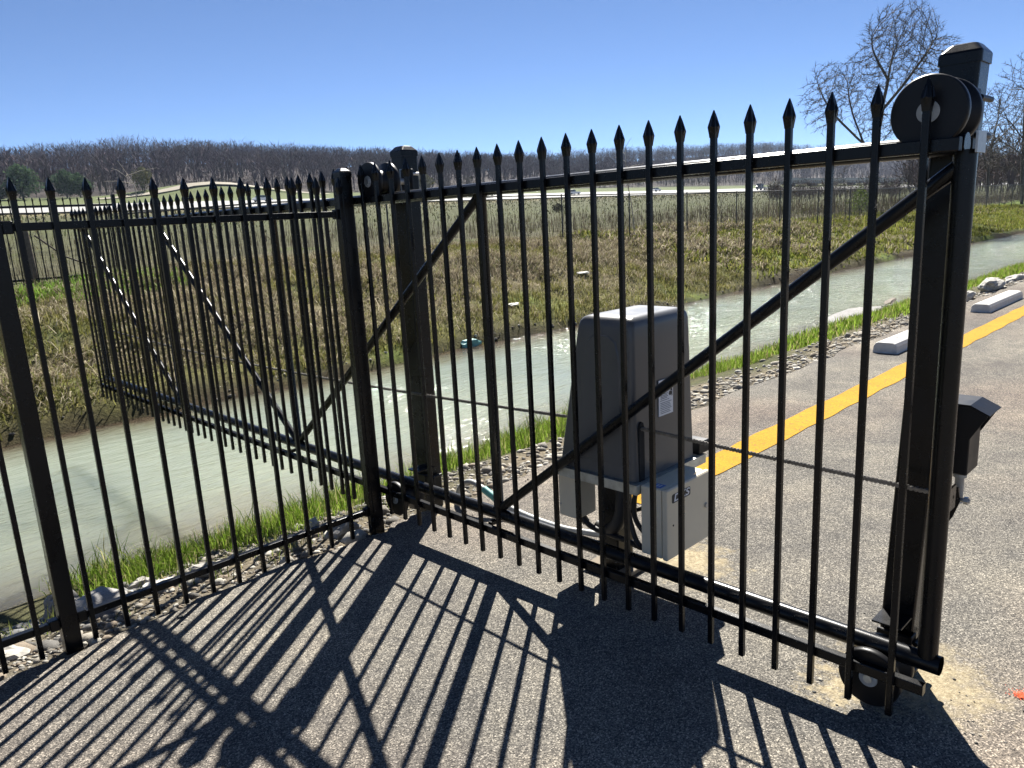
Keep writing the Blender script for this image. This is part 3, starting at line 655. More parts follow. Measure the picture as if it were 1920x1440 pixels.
tag(scatter_blades('tall_grass', xy, 14, 0.05, (.14, .32), (.004, .007), [(.10, .17, .02), (.07, .12, .015), (.17, .22, .04), (.26, .24, .11)], [.4, .25, .25, .1], M_blade, lean=(.3, 1.3)), 'taller arching grass tufts among the short grass on the near bank', 'grass', kind='stuff')
xy = uni(1900, 6, 30, 3.1, 4.3); nn = fbm(xy[:, 0], xy[:, 1], 0.9, 31); xy = xy[(xy[:, 1] > 3.25-0.2*nn)]
tag(scatter_blades('bank_grass', xy, 16, 0.09, (.06, .17), (.008, .015), G1, [.33, .3, .15, .22], M_blade), 'bright green grass strip along the far stretch of the near bank', 'grass', kind='stuff')
xy = np.concatenate([uni(26, -2.1, -1.45, 2.95, 3.25), uni(60, -1.5, 0.4, 2.75, 3.4)])
tag(scatter_blades('weed_tufts', xy, 9, 0.03, (.05, .13), (.003, .005), [(.16, .19, .05), (.24, .22, .10), (.11, .16, .03)], None, M_blade), 'thin pale green weeds sprouting among the gravel by the fence', 'weeds', kind='stuff')
# far bank: matted straw and moss green
def far_bank(name, n, x0, x1, per, L, W, label):
    xy = uni(n, x0, x1, 8.75, 15.8); nn = fbm(xy[:, 0], xy[:, 1], 1.1, 21)+0.3*fbm(xy[:, 0], xy[:, 1], .35, 22)
    cl = fbm(xy[:, 0], xy[:, 1], 2.4, 77); hay = xy[((nn < 0.35) & (cl > -0.45)) | (rng.random(n) < 0.12)]; grn = xy[nn > 0.1]
    hay = hay[(hay[:, 1] > 9.3) | (rng.random(len(hay)) < 0.35)]
    hay = hay[rng.random(len(hay)) < np.clip((34-hay[:, 0])/14, .06, 1)*np.where((hay[:, 1] < 11.2) & (hay[:, 0] > 5), .35, 1)]
    grn = xy[(nn > 0.1) | (rng.random(n) < np.clip((xy[:, 0]-18)/14, 0, 1)) | ((xy[:, 1] < 11.2) & (xy[:, 0] > 5) & (rng.random(n) < .4))]
    a = scatter_blades(name, hay, per, 0.13, L, W, [(.26, .22, .15), (.40, .355, .26), (.14, .115, .08), (.18, .185, .07)], [.32, .24, .26, .18], M_straw, lean=(0.95, 1.57))
    tag(a, label[0], 'dry grass', kind='stuff')
    c = scatter_blades('green_turf', grn, per, 0.10, (L[0]*.5, L[1]*.5), W, ([(.155, .15, .045), (.105, .11, .028), (.20, .18, .075)] if x0 < 10 else [(.16, .175, .035), (.11, .135, .025), (.20, .19, .06)]), None, M_blade, lean=(0.2, 1.3))
    tag(c, label[1], 'grass', kind='stuff')
far_bank('dry_grass', 9000, -4, 16, 11, (.14, .36), (.008, .015), ('matted straw coloured grass on the far bank behind the gate', 'short moss green turf patches on the far bank behind the gate'))
far_bank('dry_grass', 7500, 16, 62, 8, (.22, .5), (.022, .04), ('straw coloured grass on the far bank toward the right', 'green turf on the far bank toward the right'))
xy = uni(900, -2, 3.6, 13.7, 15.9)
tag(scatter_blades('verge_grass', xy, 14, 0.07, (.08, .2), (.009, .015), [(.13, .24, .03), (.17, .27, .05)], None, M_blade), 'bright green verge below the distant picket fence at the left', 'grass', kind='stuff')
# weed stalks standing behind the wire fence
n = 17000; xy = np.column_stack([rng.uniform(-6, 95, n), 14.2+rng.gamma(1.3, 6.0, n)]); xy = xy[xy[:, 1] < 70]; m = len(xy)
B = np.column_stack([xy, terrain_z(xy[:, 0], xy[:, 1])]); sc = np.clip(np.hypot(xy[:, 0], xy[:, 1])/18, 0.8, 4)
V, T, C = blades(B, rng.uniform(0, 6.28, m), rng.uniform(0, .4, m), rng.uniform(.15, .5, m)*np.where(rng.random(m) < .12, 2.6, 1), rng.uniform(.006, .014, m)*sc, pal(m, [(.062, .05, .038), (.095, .078, .05), (.045, .038, .03), (.085, .09, .035)]))
tag(link('weed_stalks', np_mesh('weed_stalks', V, T, M_straw, C)), 'thin brown weed stalks standing in the field behind the wire fence', 'weeds', kind='stuff')
n = 16000; xy = np.column_stack([rng.uniform(-30, 330, n), rng.uniform(18, 157, n)]); B = np.column_stack([xy, terrain_z(xy[:, 0], xy[:, 1])-.05]); sc = np.clip(xy[:, 1]/30, .7, 5)
V, T, C = blades(B, rng.uniform(0, 6.28, n), rng.uniform(.2, 1.3, n), rng.uniform(.2, .5, n)*(1+.1*sc), .05*sc, pal(n, [(.085, .083, .04), (.062, .078, .027), (.105, .092, .052)]))
tag(link('field_grass', np_mesh('field_grass', V, T, M_straw, C)), 'rough olive and straw field grass between the wire fence and the highway', 'grass', kind='stuff')

# gravel
ICO_V = []; ph = (1+5**.5)/2
for a in (-1, 1):
    for b_ in (-ph, ph): ICO_V += [(0, a, b_), (a, b_, 0), (b_, 0, a)]
ICO_V = np.array(ICO_V)/np.sqrt(1+ph*ph)
from itertools import combinations
e_ = min(np.linalg.norm(ICO_V[0]-ICO_V[j]) for j in range(1, 12))*1.05
ICO_T = [t for t in combinations(range(12), 3) if all(np.linalg.norm(ICO_V[a]-ICO_V[b]) < e_ for a, b in combinations(t, 2))]
ICO_T = np.array([t if np.dot(np.cross(ICO_V[t[1]]-ICO_V[t[0]], ICO_V[t[2]]-ICO_V[t[0]]), ICO_V[t[0]]) > 0 else (t[0], t[2], t[1]) for t in ICO_T])
def stones(name, xy, size, label, cols, zf=None):
    n = len(xy); s = size*np.exp(0.45*rng.standard_normal(n)); S = s[:, None]*rng.uniform(.6, 1.35, (n, 3)); S[:, 2] *= .65
    a = rng.uniform(0, 6.28, n); V = ICO_V[None]*S[:, None, :]*rng.uniform(.75, 1.2, (n, 12, 1))
    ca, sa = np.cos(a)[:, None], np.sin(a)[:, None]; V = np.stack([V[..., 0]*ca-V[..., 1]*sa, V[..., 0]*sa+V[..., 1]*ca, V[..., 2]], -1)
    z = (terrain_z(xy[:, 0], xy[:, 1]) if zf is None else zf(xy[:, 1]))+0.12*S[:, 2]; V += np.column_stack([xy, z])[:, None, :]
    T = (np.arange(n)[:, None, None]*12+ICO_T[None]).reshape(-1, 3)
    o = link(name, np_mesh(name, V.reshape(-1, 3), T, M_gravel, np.repeat(pal(n, cols, None, .2), 12, 0))); return tag(o, label, 'gravel', kind='stuff')
GC = [(.26, .235, .19), (.17, .155, .13), (.10, .095, .085), (.36, .34, .29), (.20, .16, .115)]
xy = uni(600, -2.6, 1.2, 2.60, 3.6); stones('gravel', xy, .020, 'larger pale stones strewn among the gravel under the fence', GC)
xy = uni(6500, -2.6, 1.2, 2.60, 3.75); xy = xy[(rng.random(len(xy)) < np.interp(xy[:, 1], [2.6, 3.2, 3.75], [1, .9, .25]))]
stones('gravel', xy, .008, 'loose pale gravel along the asphalt edge under the fence', GC)
xy = np.column_stack([rng.uniform(1.0, 22, 5200), 2.60+np.abs(rng.normal(0, .28, 5200))])
stones('gravel', xy, .017, 'pale crushed stone strip between asphalt and grass beyond the gate', [(.34, .31, .25), (.26, .235, .19), (.42, .40, .35), (.30, .25, .18), (.18, .165, .14)])
xy = uni(300, -4, 30, 8.5, 8.75); stones('shore_stones', xy, .018, 'small pale stones at the foot of the far bank', GC)
xy = uni(900, -2.3, -1.15, 3.05, 3.7); stones('rubble', xy, .02, 'dark grey rubble heap behind the left fence post', [(.11, .11, .11), (.16, .155, .15), (.22, .21, .20)])

xy = np.concatenate([uni(70, -2.0, 4, -1.2, 2.4), uni(60, -1.8, 1.2, 2.2, 2.55), uni(90, .0, .75, -.3, .35)])
stones('grit', xy, .0035, 'loose grit and crumbs of stone scattered on the asphalt', [(.10, .09, .08), (.3, .27, .22), (.05, .05, .045)], lambda y: 0.035-0.0135*np.clip(y, 0, 2.6))
def rock(name, x, y, z, sx, sy, sz, mat_, label, seed, cat='rock', group=None, rot=0.0):
    r = np.random.default_rng(seed); mb = MB(); nu, nv = 14, 9; rings = []
    ph_ = r.uniform(0, 6.28, 8)
    for j in range(1, nv):
        th = math.pi*j/nv; ring = []
        for i in range(nu):
            a = 2*math.pi*i/nu
            q = 1+.16*math.sin(2*a+ph_[0]+2*th)+.12*math.sin(3*a+ph_[1]-3*th)+.08*math.sin(5*a+ph_[2]+4*th)+r.uniform(-.06, .06)
            cx_, cy_, cz_ = (abs(math.cos(a))**.8)*math.copysign(1, math.cos(a)), (abs(math.sin(a))**.8)*math.copysign(1, math.sin(a)), math.cos(th)
            X_, Y_ = sx*q*math.sin(th)**.7*cx_, sy*q*math.sin(th)**.7*cy_
            ring.append((x+X_*math.cos(rot)-Y_*math.sin(rot), y+X_*math.sin(rot)+Y_*math.cos(rot), z-sz*cz_*q**.5))
        rings.append(ring)
    mb.loft(rings, False); return tag(mb.build(name, mat_, org=(x, y, z)), label, cat, group)
def gz1(x, y): return float(terrain_z(x, y))
rock('boulder', -1.40, 3.47, gz1(-1.40, 3.47)+.05, .085, .07, .085, M_rockd, 'rough grey boulder at the water edge just behind the left fence post', 3)
rock('stone', -1.21, 3.40, gz1(-1.21, 3.40)+.02, .04, .035, .03, M_rock, 'small white stone to the right of the grey boulder behind the left fence post', 4)
rock('stone', -1.08, 3.22, gz1(-1.08, 3.22)+.025, .06, .045, .04, M_rock, 'knobbly pale stone where the grass starts, second fence gap right of the left post', 5)
rock('stone', -1.06, 3.02, gz1(-1.06, 3.02)+.02, .075, .025, .022, M_paper, 'flat white slab of stone lying below the knobbly pale stone', 6, rot=-.3)
rock('stone', -0.86, 2.99, gz1(-0.86, 2.99)+.025, .07, .04, .04, M_rock, 'pale wedge of stone right above the bottom fence rail in the middle of the fence', 8, rot=-.5)
rock('stone', -0.14, 2.80, gz1(-0.14, 2.80)+.02, .07, .055, .055, M_rockd, 'grey lump of concrete at the foot of the fence end post', 9)
rock('stone', -1.78, 2.86, gz1(-1.78, 2.86)+.015, .12, .05, .035, M_rock, 'broad pale slab of stone behind the bottom rail left of the left fence post', 10, rot=-.4)
rock('boulder', 12.85, 2.78, gz1(12.85, 2.78)+.10, .38, .16, .12, M_rock, 'large pale limestone block at the asphalt edge above the farther wheel stop', 12, rot=.1)
rock('stone', 11.3, 2.80, gz1(11.3, 2.8)+.07, .24, .13, .09, M_rock, 'whitish stone at the asphalt edge left of the large limestone block', 13)
rock('stone', 14.6, 2.82, gz1(14.6, 2.82)+.05, .5, .10, .07, M_rock, 'long low pale stone at the asphalt edge by the right margin of the photo', 14)
rock('concrete_slab', 11.9, 4.75, -.49, 1.35, .34, .065, M_rockd, 'flat pale concrete slab awash at the near water edge', 15, 'debris', rot=.1)
rock('plank', 13.2, 4.55, -.36, .42, .07, .03, M_wood, 'dark wet plank sticking out of the water beside the pale slab', 16, 'debris', rot=.15)
rock('plastic_bag', 5.95, 8.63, gz1(5.95, 8.63)+.06, .17, .09, .08, M_teal, 'crumpled teal plastic bag lying at the foot of the far bank', 17, 'litter')
rock('paper_scrap', 8.1, 9.75, gz1(8.1, 9.75)+.05, .16, .08, .03, M_paper, 'lower pale paper scrap on the far bank, left of the other scrap', 18, 'litter')
rock('paper_scrap', 11.6, 10.9, gz1(11.6, 10.9)+.06, .22, .08, .03, M_paper, 'upper white paper scrap on the far bank above the operator cover', 19, 'litter')

# ------------------------------------------------------------------ wire fence and distant picket fence
FL = [(3.35, 16.45), (7.0, 15.6), (22.0, 14.3), (32.0, 13.5), (62.0, 13.1), (86.0, 13.1)]
def on_line(s):
    for a, c in zip(FL[:-1], FL[1:]):
        L = math.hypot(c[0]-a[0], c[1]-a[1])
        if s <= L: return a[0]+(c[0]-a[0])*s/L, a[1]+(c[1]-a[1])*s/L
        s -= L
    return FL[-1]
TOT = sum(math.hypot(c[0]-a[0], c[1]-a[1]) for a, c in zip(FL[:-1], FL[1:]))
wf = thing('wire_fence', (FL[1][0], FL[1][1], gz1(*FL[1])), 'long grey chain link fence with thin posts on top of the far bank', 'fence')
HF = 1.26
mbp = None; s = 0.0
top = []
while s < TOT:
    x, y = on_line(s); z = float(bank_top(x)); top.append((x, y, z+HF))
    mb = MB(); mb.tube([(x, y, z-.3), (x, y, z+HF+.03)], 0.030 if len(top) == 1 else 0.022, 8); mb.build('fence_post', M_wire, wf); s += 3.05
mb = MB(); mb.tube(top, 0.018, 8); mb.build('top_rail', M_wire, wf)
Vw = []; Tw = []
step = 0.062
for k in range(int(TOT/step)):
    for sg in (-1, 1):
        s0 = k*step; s1 = s0+sg*(HF-.06)
        if s1 < 0 or s1 > TOT: continue
        a = on_line(s0); c = on_line(s1); za = float(bank_top(a[0]))+.05; zc = float(bank_top(c[0]))+HF-.01
        w = 0.0017+0.00002*s0; n0 = len(Vw); off = 0.003*sg
        for (x, y, z) in ((a[0], a[1]+off, za), (c[0], c[1]+off, zc)):
            Vw += [(x-w, y, z), (x+w, y, z), (x, y+w, z)]
        Tw += [(n0, n0+1, n0+4), (n0, n0+4, n0+3), (n0+1, n0+2, n0+5), (n0+1, n0+5, n0+4), (n0+2, n0, n0+3), (n0+2, n0+3, n0+5)]
o = link('wire_mesh', np_mesh('wire_mesh', np.array(Vw)-np.array(root_of(wf)), np.array(Tw), M_wire), wf); o['kind'] = 'stuff'

ff = thing('picket_fence', (1.0, 16.45, 0.8), 'distant black picket fence across the far bank at the left', 'fence')
fm = picket_mesh('far_picket', 0.0, 1.68, 0.020, 0.028)
for i in range(40):
    link('picket', fm, ff, (3.12-i*.132-1.0, 0, -.02))
for z in (2.29, .90):
    mb = MB(); mb.box((-2.2, 16.465, z-.022), (3.28, 16.50, z+.022)); mb.build('rail', M_black, ff)
for x in (3.27, .83, -1.61):
    mb = MB(); mb.box((x-.035, 16.44, .4), (x+.035, 16.51, 2.50), .004); mb.build('post', M_black, ff)
mb = MB(); mb.prism(rrect(.15, .13, .03, 3), (1.75, 17.1, .3), (1.70, 17.15, 1.98), up=(0, 1, 0)); tag(mb.build('wooden_post', M_wood, org=(1.75, 17.1, .8)), 'short weathered wooden post standing behind the distant picket fence', 'post')
mb = MB(); mb.tube([(1.85, 17.0, 1.75), (2.3, 16.9, 1.3), (3.0, 16.8, .95)], .02, 6); tag(mb.build('fallen_branch', M_wood, org=(2.3, 16.9, 1.3)), 'thin fallen branch leaning against the weathered wooden post', 'branch')

# ------------------------------------------------------------------ bare trees (space colonisation)
def grow(base, lobes, n_att, step, seed, kill=1.5, infl=16.0, trunk=None, iters=140, r_tip=.010, rmax=.3):
    r = np.random.default_rng(seed); A = []
    for (c, rad, wgt) in lobes:
        m = int(n_att*wgt); u = r.standard_normal((m, 3)); u /= np.linalg.norm(u, axis=1)[:, None]; u *= (r.random((m, 1))**.40); A.append(np.array(c)+u*np.array(rad))
    A = np.concatenate(A); nodes = [np.array(base, float)]; par = [-1]
    for stem in (trunk or []):
        k = int(np.argmin([np.linalg.norm(q-np.array(stem[0])) for q in nodes])) if len(nodes) > 1 else 0
        for p in stem:
            d = np.array(p)-nodes[k]; m = max(1, int(np.linalg.norm(d)/step)); s0 = nodes[k].copy()
            for i in range(1, m+1): nodes.append(s0+d*i/m+r.normal(0, .03, 3)); par.append(k); k = len(nodes)-1
    near = None
    Nn = np.array(nodes); D = np.linalg.norm(A[:, None]-Nn[None], axis=2); near = D.argmin(1); dist = D.min(1); alive = np.ones(len(A), bool)
    for it in range(iters):
        act = alive & (dist < infl*step)
        if not act.any(): break
        ids = near[act]; dirs = A[act]-np.array(nodes)[ids]; dirs /= np.linalg.norm(dirs, axis=1)[:, None]+1e-9
        acc = np.zeros((len(nodes), 3)); np.add.at(acc, ids, dirs); u = np.unique(ids); new = []
        for k in u:
            v = acc[k]; v = v/(np.linalg.norm(v)+1e-9)+r.normal(0, .09, 3)+np.array([0, 0, .22]); v /= np.linalg.norm(v)
            new.append(nodes[k]+v*step); par.append(int(k))
        s0 = len(nodes); nodes += new; Nw = np.array(new)
        D = np.linalg.norm(A[:, None]-Nw[None], axis=2); j = D.argmin(1); dm = D[np.arange(len(A)), j]
        b = dm < dist; dist[b] = dm[b]; near[b] = j[b]+s0; alive &= dist > kill*step
        if len(nodes) > 22000: break
    nodes = np.array(nodes); par = np.array(par); n = len(nodes); rad = np.zeros(n); e = 2.32
    kids = [[] for _ in range(n)]
    for i in range(1, n): kids[par[i]].append(i)
    main = np.array([max(k, key=lambda q: len(kids[q])) if k else -1 for k in kids]); ok = (main >= 0) & (par >= 0)
    for _ in range(5):
        q = nodes.copy(); q[ok] = .4*nodes[ok]+.3*nodes[par[ok]]+.3*nodes[main[ok]]; nodes = q
    for i in range(n-1, -1, -1):
        rad[i] = r_tip if not kids[i] else sum(rad[k]**e for k in kids[i])**(1/e)
    rad = np.minimum(rad, rmax); return nodes, par, kids, rad
def tree(name, base, lobes, label, seed, n_att=1100, step=.28, trunk=None, rmax=.25, r_tip=.0082, col=((.085, .07, .062), (.11, .088, .072)), twig=.35):
    t = thing(name, base, label, 'tree', 'bare trees behind the wire fence')
    nodes, par, kids, rad = grow(base, lobes, n_att, step, seed, trunk=trunk, rmax=rmax, r_tip=r_tip)
    tr, cr = MB(), MB(); thr = rmax*.22; r = np.random.default_rng(seed+5)
    for i in range(1, len(nodes)):
        a, c = nodes[par[i]], nodes[i]; ra, rc = rad[par[i]], rad[i]; big = rc > thr
        if ra > rc*1.8: ra = rc*1.15
        d = c-a; L = np.linalg.norm(d)
        if L < 1e-6: continue
        d /= L; x = np.cross(d, [0, 0, 1.0] if abs(d[2]) < .95 else [1.0, 0, 0]); x /= np.linalg.norm(x); y = np.cross(d, x); n = 8 if big else 3
        c2 = c+d*rc*.3
        ring = lambda p, q: [tuple(p+q*(math.cos(6.2832*k/n)*x+math.sin(6.2832*k/n)*y)) for k in range(n)]
        (tr if big else cr).loft([ring(a, ra*1.02), ring(c2, rc)], True, False)
        if not big:   # fine side twigs
            for k in range(4 if kids[i] else 5):
                v = d+r.normal(0, .6, 3); v[2] += .15; v /= np.linalg.norm(v); l = twig*r.uniform(.5, 1.2); s_ = np.cross(v, r.normal(0, 1, 3)); s_ /= np.linalg.norm(s_); s_ *= r_tip*1.15
                cr.add([tuple(c-s_), tuple(c+s_), tuple(c+v*l)], [(0, 1, 2)])
    tr.build('trunk', M_bark, t); cr.build('crown', M_bark, t); return t
def at(px, py, dist):
    """ground position seen along a column, at horizontal distance dist (used once, for placing far things)"""
    d = fwd+r2*((px-960)/1407)-u2*((py-720)/1407); k = dist/math.hypot(d.x, d.y); return CAM.x+d.x*k, CAM.y+d.y*k, CAM.z+d.z*k
bx, by, _ = at(1625, 392, 50.0); bz = gz1(bx, by)
V3 = lambda px, py, d=50.0: at(px, py, d)
tree('bare_tree', (bx, by, bz-.1), [(V3(1688, 90), (2.3, 2.3, 2.5), .46), (V3(1605, 165), (1.7, 2.2, 1.7), .24), (V3(1745, 115, 51), (1.3, 1.8, 1.6), .13), (V3(1543, 185, 49), (1.0, 1.4, 2.0), .11), (V3(1650, 230, 50), (2.0, 1.5, 1.1), .06)],
     'tall bare spreading tree left of the near gate post, against the sky', 5, 8500, .19, [[V3(1638, 300), V3(1656, 200), V3(1668, 140), V3(1676, 90)], [V3(1636, 310), V3(1618, 268), V3(1600, 215), V3(1588, 165)], [V3(1618, 268), V3(1575, 228), V3(1545, 190, 49.5), V3(1530, 150, 49)], [V3(1655, 205), V3(1690, 165), V3(1722, 120, 50.5), V3(1750, 85, 51)], [V3(1664, 150), V3(1640, 105), V3(1632, 70)], [V3(1640, 285), V3(1665, 250, 49.5), V3(1690, 225, 49)]], .26, twig=.42)
bx, by, _ = at(1852, 372, 74.0)
tree('bare_tree', (bx, by, gz1(bx, by)-.1), [(V3(1880, 215, 74), (2.6, 2.6, 2.6), .6), (V3(1850, 270, 73), (2.2, 2.2, 2.0), .4)],
     'bare tree with twin stems just right of the near gate post', 9, 3600, .27, [[V3(1853, 320, 74), V3(1862, 265, 74), V3(1872, 220, 74)], [V3(1853, 320, 74), V3(1838, 270, 73.5), V3(1832, 235, 73)], [V3(1860, 275, 74), V3(1895, 235, 74)]], .26, .009)
bx, by, _ = at(1918, 370, 68.0)
tree('bare_tree', (bx, by, gz1(bx, by)-.1), [(V3(1925, 190, 68), (2.6, 2.6, 3.6), .6), (V3(1890, 280, 67), (2.2, 2.2, 1.8), .4)],
     'bare tree cut by the right edge of the photo', 13, 3600, .27, [[V3(1918, 300, 68), V3(1921, 220, 68), V3(1926, 160, 68)], [V3(1920, 260, 68), V3(1885, 215, 67.5)], [V3(1919, 290, 68), V3(1880, 265, 67.3)]], .26, .009)

# saplings and leaning pale branches in front of the hill
def sapling(pts, r, twigs, label, seed, mat_=None):
    mb = MB(); P = spline(pts, 5); rr_ = np.random.default_rng(seed); n = len(P)
    mb.tube(P, [r*(1-.75*i/(n-1)) for i in range(n)], 6)
    t = thing('sapling', tuple(P[0]), label, 'sapling'); mb.build('stem', mat_ or M_wood, t); cr = MB()
    for k in range(twigs):
        i = int(rr_.uniform(.3, 1)*(n-1)); a = P[i]; v = Vector(rr_.normal(0, 1, 3)); v.z = abs(v.z)*.8; v.normalize(); L = rr_.uniform(.25, .8)
        cr.tube([a, a+v*L*.5+Vector((0, 0, .03)), a+v*L], [r*.4, r*.28, r*.15], 4)
    cr.build('twigs', mat_ or M_wood, t)
M_pale = simple('pale_bleached_wood', (.38, .34, .28), .8, var=.2)
a = at(1190, 445, 26); sapling([(a[0], a[1], gz1(a[0], a[1])-.1), at(1185, 390, 26), at(1175, 330, 26), at(1172, 270, 26)], .022, 20, 'pale thin sapling with bleached twigs in front of the wooded hill, middle of the photo', 3, M_pale)
a = at(258, 430, 19); sapling([(a[0], a[1], gz1(a[0], a[1])-.1), at(255, 365, 19), at(246, 342, 19), at(229, 325, 19)], .014, 4, 'pale leaning sapling stem behind the fence tips at the left', 4, M_pale)
for i, (px, d) in enumerate(((1554, 35), (1563, 36), (1584, 38))):
    a = at(px, 415, d); sapling([(a[0], a[1], gz1(a[0], a[1])-.1), at(px+2, 370, d), at(px-3, 330, d), at(px+6, 300, d)], .02, 14, ('leftmost', 'middle', 'rightmost')[i]+' of the three dark saplings left of the tall bare tree trunk', 20+i, M_bark)
for i, (px, d) in enumerate(((1068, 30), (1352, 31), (1392, 33))):
    a = at(px, 430, d); sapling([(a[0], a[1], gz1(a[0], a[1])-.1), at(px+1, 400, d), at(px-2, 370, d)], .015, 8, ('thin dark sapling behind the wire fence above the pickup', 'left one of two thin saplings at the wire fence right of the operator', 'right one of two thin saplings at the wire fence right of the operator')[i], 30+i, M_bark)

# ------------------------------------------------------------------ woods
def bare_wood(name, xy, h, label, cols, nb=64, wmul=1.0, dense=1.0):
    """far woodland: every tree a trunk and a vase of thin upswept twigs, all one mass"""
    n = len(xy); z = terrain_z(xy[:, 0], xy[:, 1]); H = h*rng.uniform(.7, 1.15, n); W = H*rng.uniform(.32, .5, n)
    c = pal(n, cols, None, .16)
    rep = lambda a: np.repeat(a, nb, 0); u = rng.uniform(0, 1, (n*nb)); ang = rng.uniform(0, 6.283, n*nb); rr_ = np.sqrt(rng.random(n*nb))
    Hh, Ww = rep(H), rep(W); hz = .28+.62*u; prof = np.sqrt(np.clip(1-((hz-.58)/.45)**2, 0.02, 1))
    B = np.column_stack([rep(xy[:, 0])+np.cos(ang)*rr_*Ww*prof*.8, rep(xy[:, 1])+np.sin(ang)*rr_*Ww*prof*.8, rep(z)+hz*Hh])
    L = Hh*rng.uniform(.10, .22, n*nb); out = .9*rr_
    tip = B+np.column_stack([np.cos(ang)*out*L, np.sin(ang)*out*L, L*.62])+rng.normal(0, .30, (n*nb, 3))*L[:, None]
    sd_ = np.column_stack([np.sin(ang+rng.normal(0, .8, n*nb)), np.cos(ang+rng.normal(0, .8, n*nb)), np.zeros(n*nb)]); w = (L*.055*wmul*rng.uniform(.6, 1.4, n*nb))[:, None]*sd_
    V = np.stack([B-w, B+w, tip], 1).reshape(-1, 3); T = np.arange(len(V)).reshape(-1, 3); C = np.repeat(rep(c)*rng.uniform(.8, 1.2, (n*nb, 1)), 3, 0)
    # limbs from the trunk foot into the crown
    nl = 4; rep2 = lambda a: np.repeat(a, nl, 0); a2 = rng.uniform(0, 6.28, n*nl); q = rng.uniform(.0, .75, n*nl)
    B2 = np.column_stack([rep2(xy), rep2(z)+rng.uniform(0, .35, n*nl)*rep2(H)]); t2 = np.column_stack([rep2(xy[:, 0])+np.cos(a2)*q*rep2(W)*.9, rep2(xy[:, 1])+np.sin(a2)*q*rep2(W)*.9, rep2(z)+rep2(H)*rng.uniform(.7, 1.0, n*nl)])
    w2 = (rep2(H)*.012*wmul)[:, None]*np.column_stack([np.ones(n*nl)*.72, -np.ones(n*nl)*.69, np.zeros(n*nl)])
    V2 = np.stack([B2-w2, B2+w2, t2], 1).reshape(-1, 3); T2 = np.arange(len(V2)).reshape(-1, 3)+len(V); C2 = np.repeat(rep2(c)*1.0, 3, 0)
    o = link(name, np_mesh(name, np.concatenate([V, V2]), np.concatenate([T, T2]), M_twig, np.concatenate([C, C2]))); return tag(o, label, 'woodland', kind='stuff')
def hill_pts(n, x0, x1, y0, y1, sp):
    P = np.column_stack([rng.uniform(x0, x1, n), rng.uniform(y0, y1, n)]); return P
WC = [(.105, .084, .09), (.085, .07, .08), (.13, .102, .102), (.078, .066, .074), (.10, .092, .085)]
P = np.concatenate([hill_pts(3000, -110, 420, 238, 442, 8), hill_pts(1500, 420, 900, 240, 440, 9), hill_pts(1100, 900, 1900, 250, 445, 10)])
bare_wood('hill_woodland', P, 11.5, 'bare purplish brown woodland covering the long hill along the horizon', WC, 60, 1.25)
P = np.column_stack([rng.uniform(-120, 900, 900), 428+rng.normal(0, 5, 900)])
bare_wood('ridge_trees', P, 12.5, 'bare trees fringing the ridge of the hill against the sky', WC, 90, .75)
# thicket on the right between field and highway
TC = [(.12, .095, .085), (.10, .082, .08), (.14, .115, .10)]
def thicket(n, x0, x1, d0, d1, h, label):
    th = []
    for k in range(n):
        q = at(rng.uniform(x0, x1), 370, rng.uniform(d0, d1)); th.append((q[0], q[1]))
    th = np.array(th); th = th[(th[:, 1] > 20) & ((th[:, 1] < 152) | (th[:, 1] > 190))]
    bare_wood('bare_thicket', th, h, label, TC, 90, .8)
thicket(300, 1695, 2000, 95, 300, 7.5, 'grey brown thicket of bare trees beyond the wire fence on the far right')
thicket(260, 1440, 1700, 70, 230, 2.6, 'low brown brush beyond the field left of the tall bare tree')
P = np.column_stack([rng.uniform(-60, 520, 420), rng.uniform(232, 240, 420)])
bare_wood('wood_edge_scrub', P, 6.0, 'pale brown scrub along the foot of the wooded hill', [(.085, .066, .062), (.068, .056, .056), (.095, .085, .06)], 90, 1.0)

def leafy(name, px, dist, h, w, label, cols, seed, mat_, n=2600, cat='tree', lo=.08):
    x, y, _ = at(px, 380, dist); z = gz1(x, y); r = np.random.default_rng(seed); t = thing(name, (x, y, z), label, cat)
    mb = MB(); mb.tube([(x, y, z-.3), (x+.1, y, z+h*.75)], [h*.028, h*.008], 7); mb.build('trunk', M_bark, t)
    u = r.standard_normal((n, 3)); u /= np.linalg.norm(u, axis=1)[:, None]; u *= r.random((n, 1))**.45
    lob = 1+.22*np.sin(3*np.arctan2(u[:, 1], u[:, 0])+seed)+.18*np.sin(5*u[:, 2]+seed*2)
    hz = u[:, 2]*.5+.5; taper = np.interp(hz, [0, .3, .75, 1], [.8, 1, .75, .25])
    c = np.column_stack([u[:, 0]*w/2*lob*taper, u[:, 1]*w/2*lob*taper, h*(lo+(1-lo)*hz)])+r.normal(0, w*.03, (n, 3))
    s = w*.045*r.uniform(.6, 1.6, (n, 1, 1)); tri = r.standard_normal((n, 3, 3)); tri /= np.linalg.norm(tri, axis=2)[..., None]
    V = (c[:, None]+tri*s).reshape(-1, 3); C = np.repeat(np.array(cols)[r.integers(len(cols), size=n)]*r.uniform(.6, 1.35, (n, 1)), 3, 0)
    link('crown', np_mesh('crown', V, np.arange(n*3).reshape(-1, 3), mat_, C), t); return t
EG = [(.06, .10, .055), (.05, .085, .05), (.08, .12, .06)]
leafy('evergreen_tree', 45, 226, 8.4, 9.0, 'broad dark evergreen between the two leftmost fence tips', EG, 2, M_leaf)
leafy('evergreen_tree', 128, 228, 7.2, 7.0, 'dark evergreen just left of the third fence tip', EG, 3, M_leaf)
leafy('evergreen_tree', 153, 230, 6.2, 6.0, 'smaller dark evergreen just right of the third fence tip', EG, 4, M_leaf)
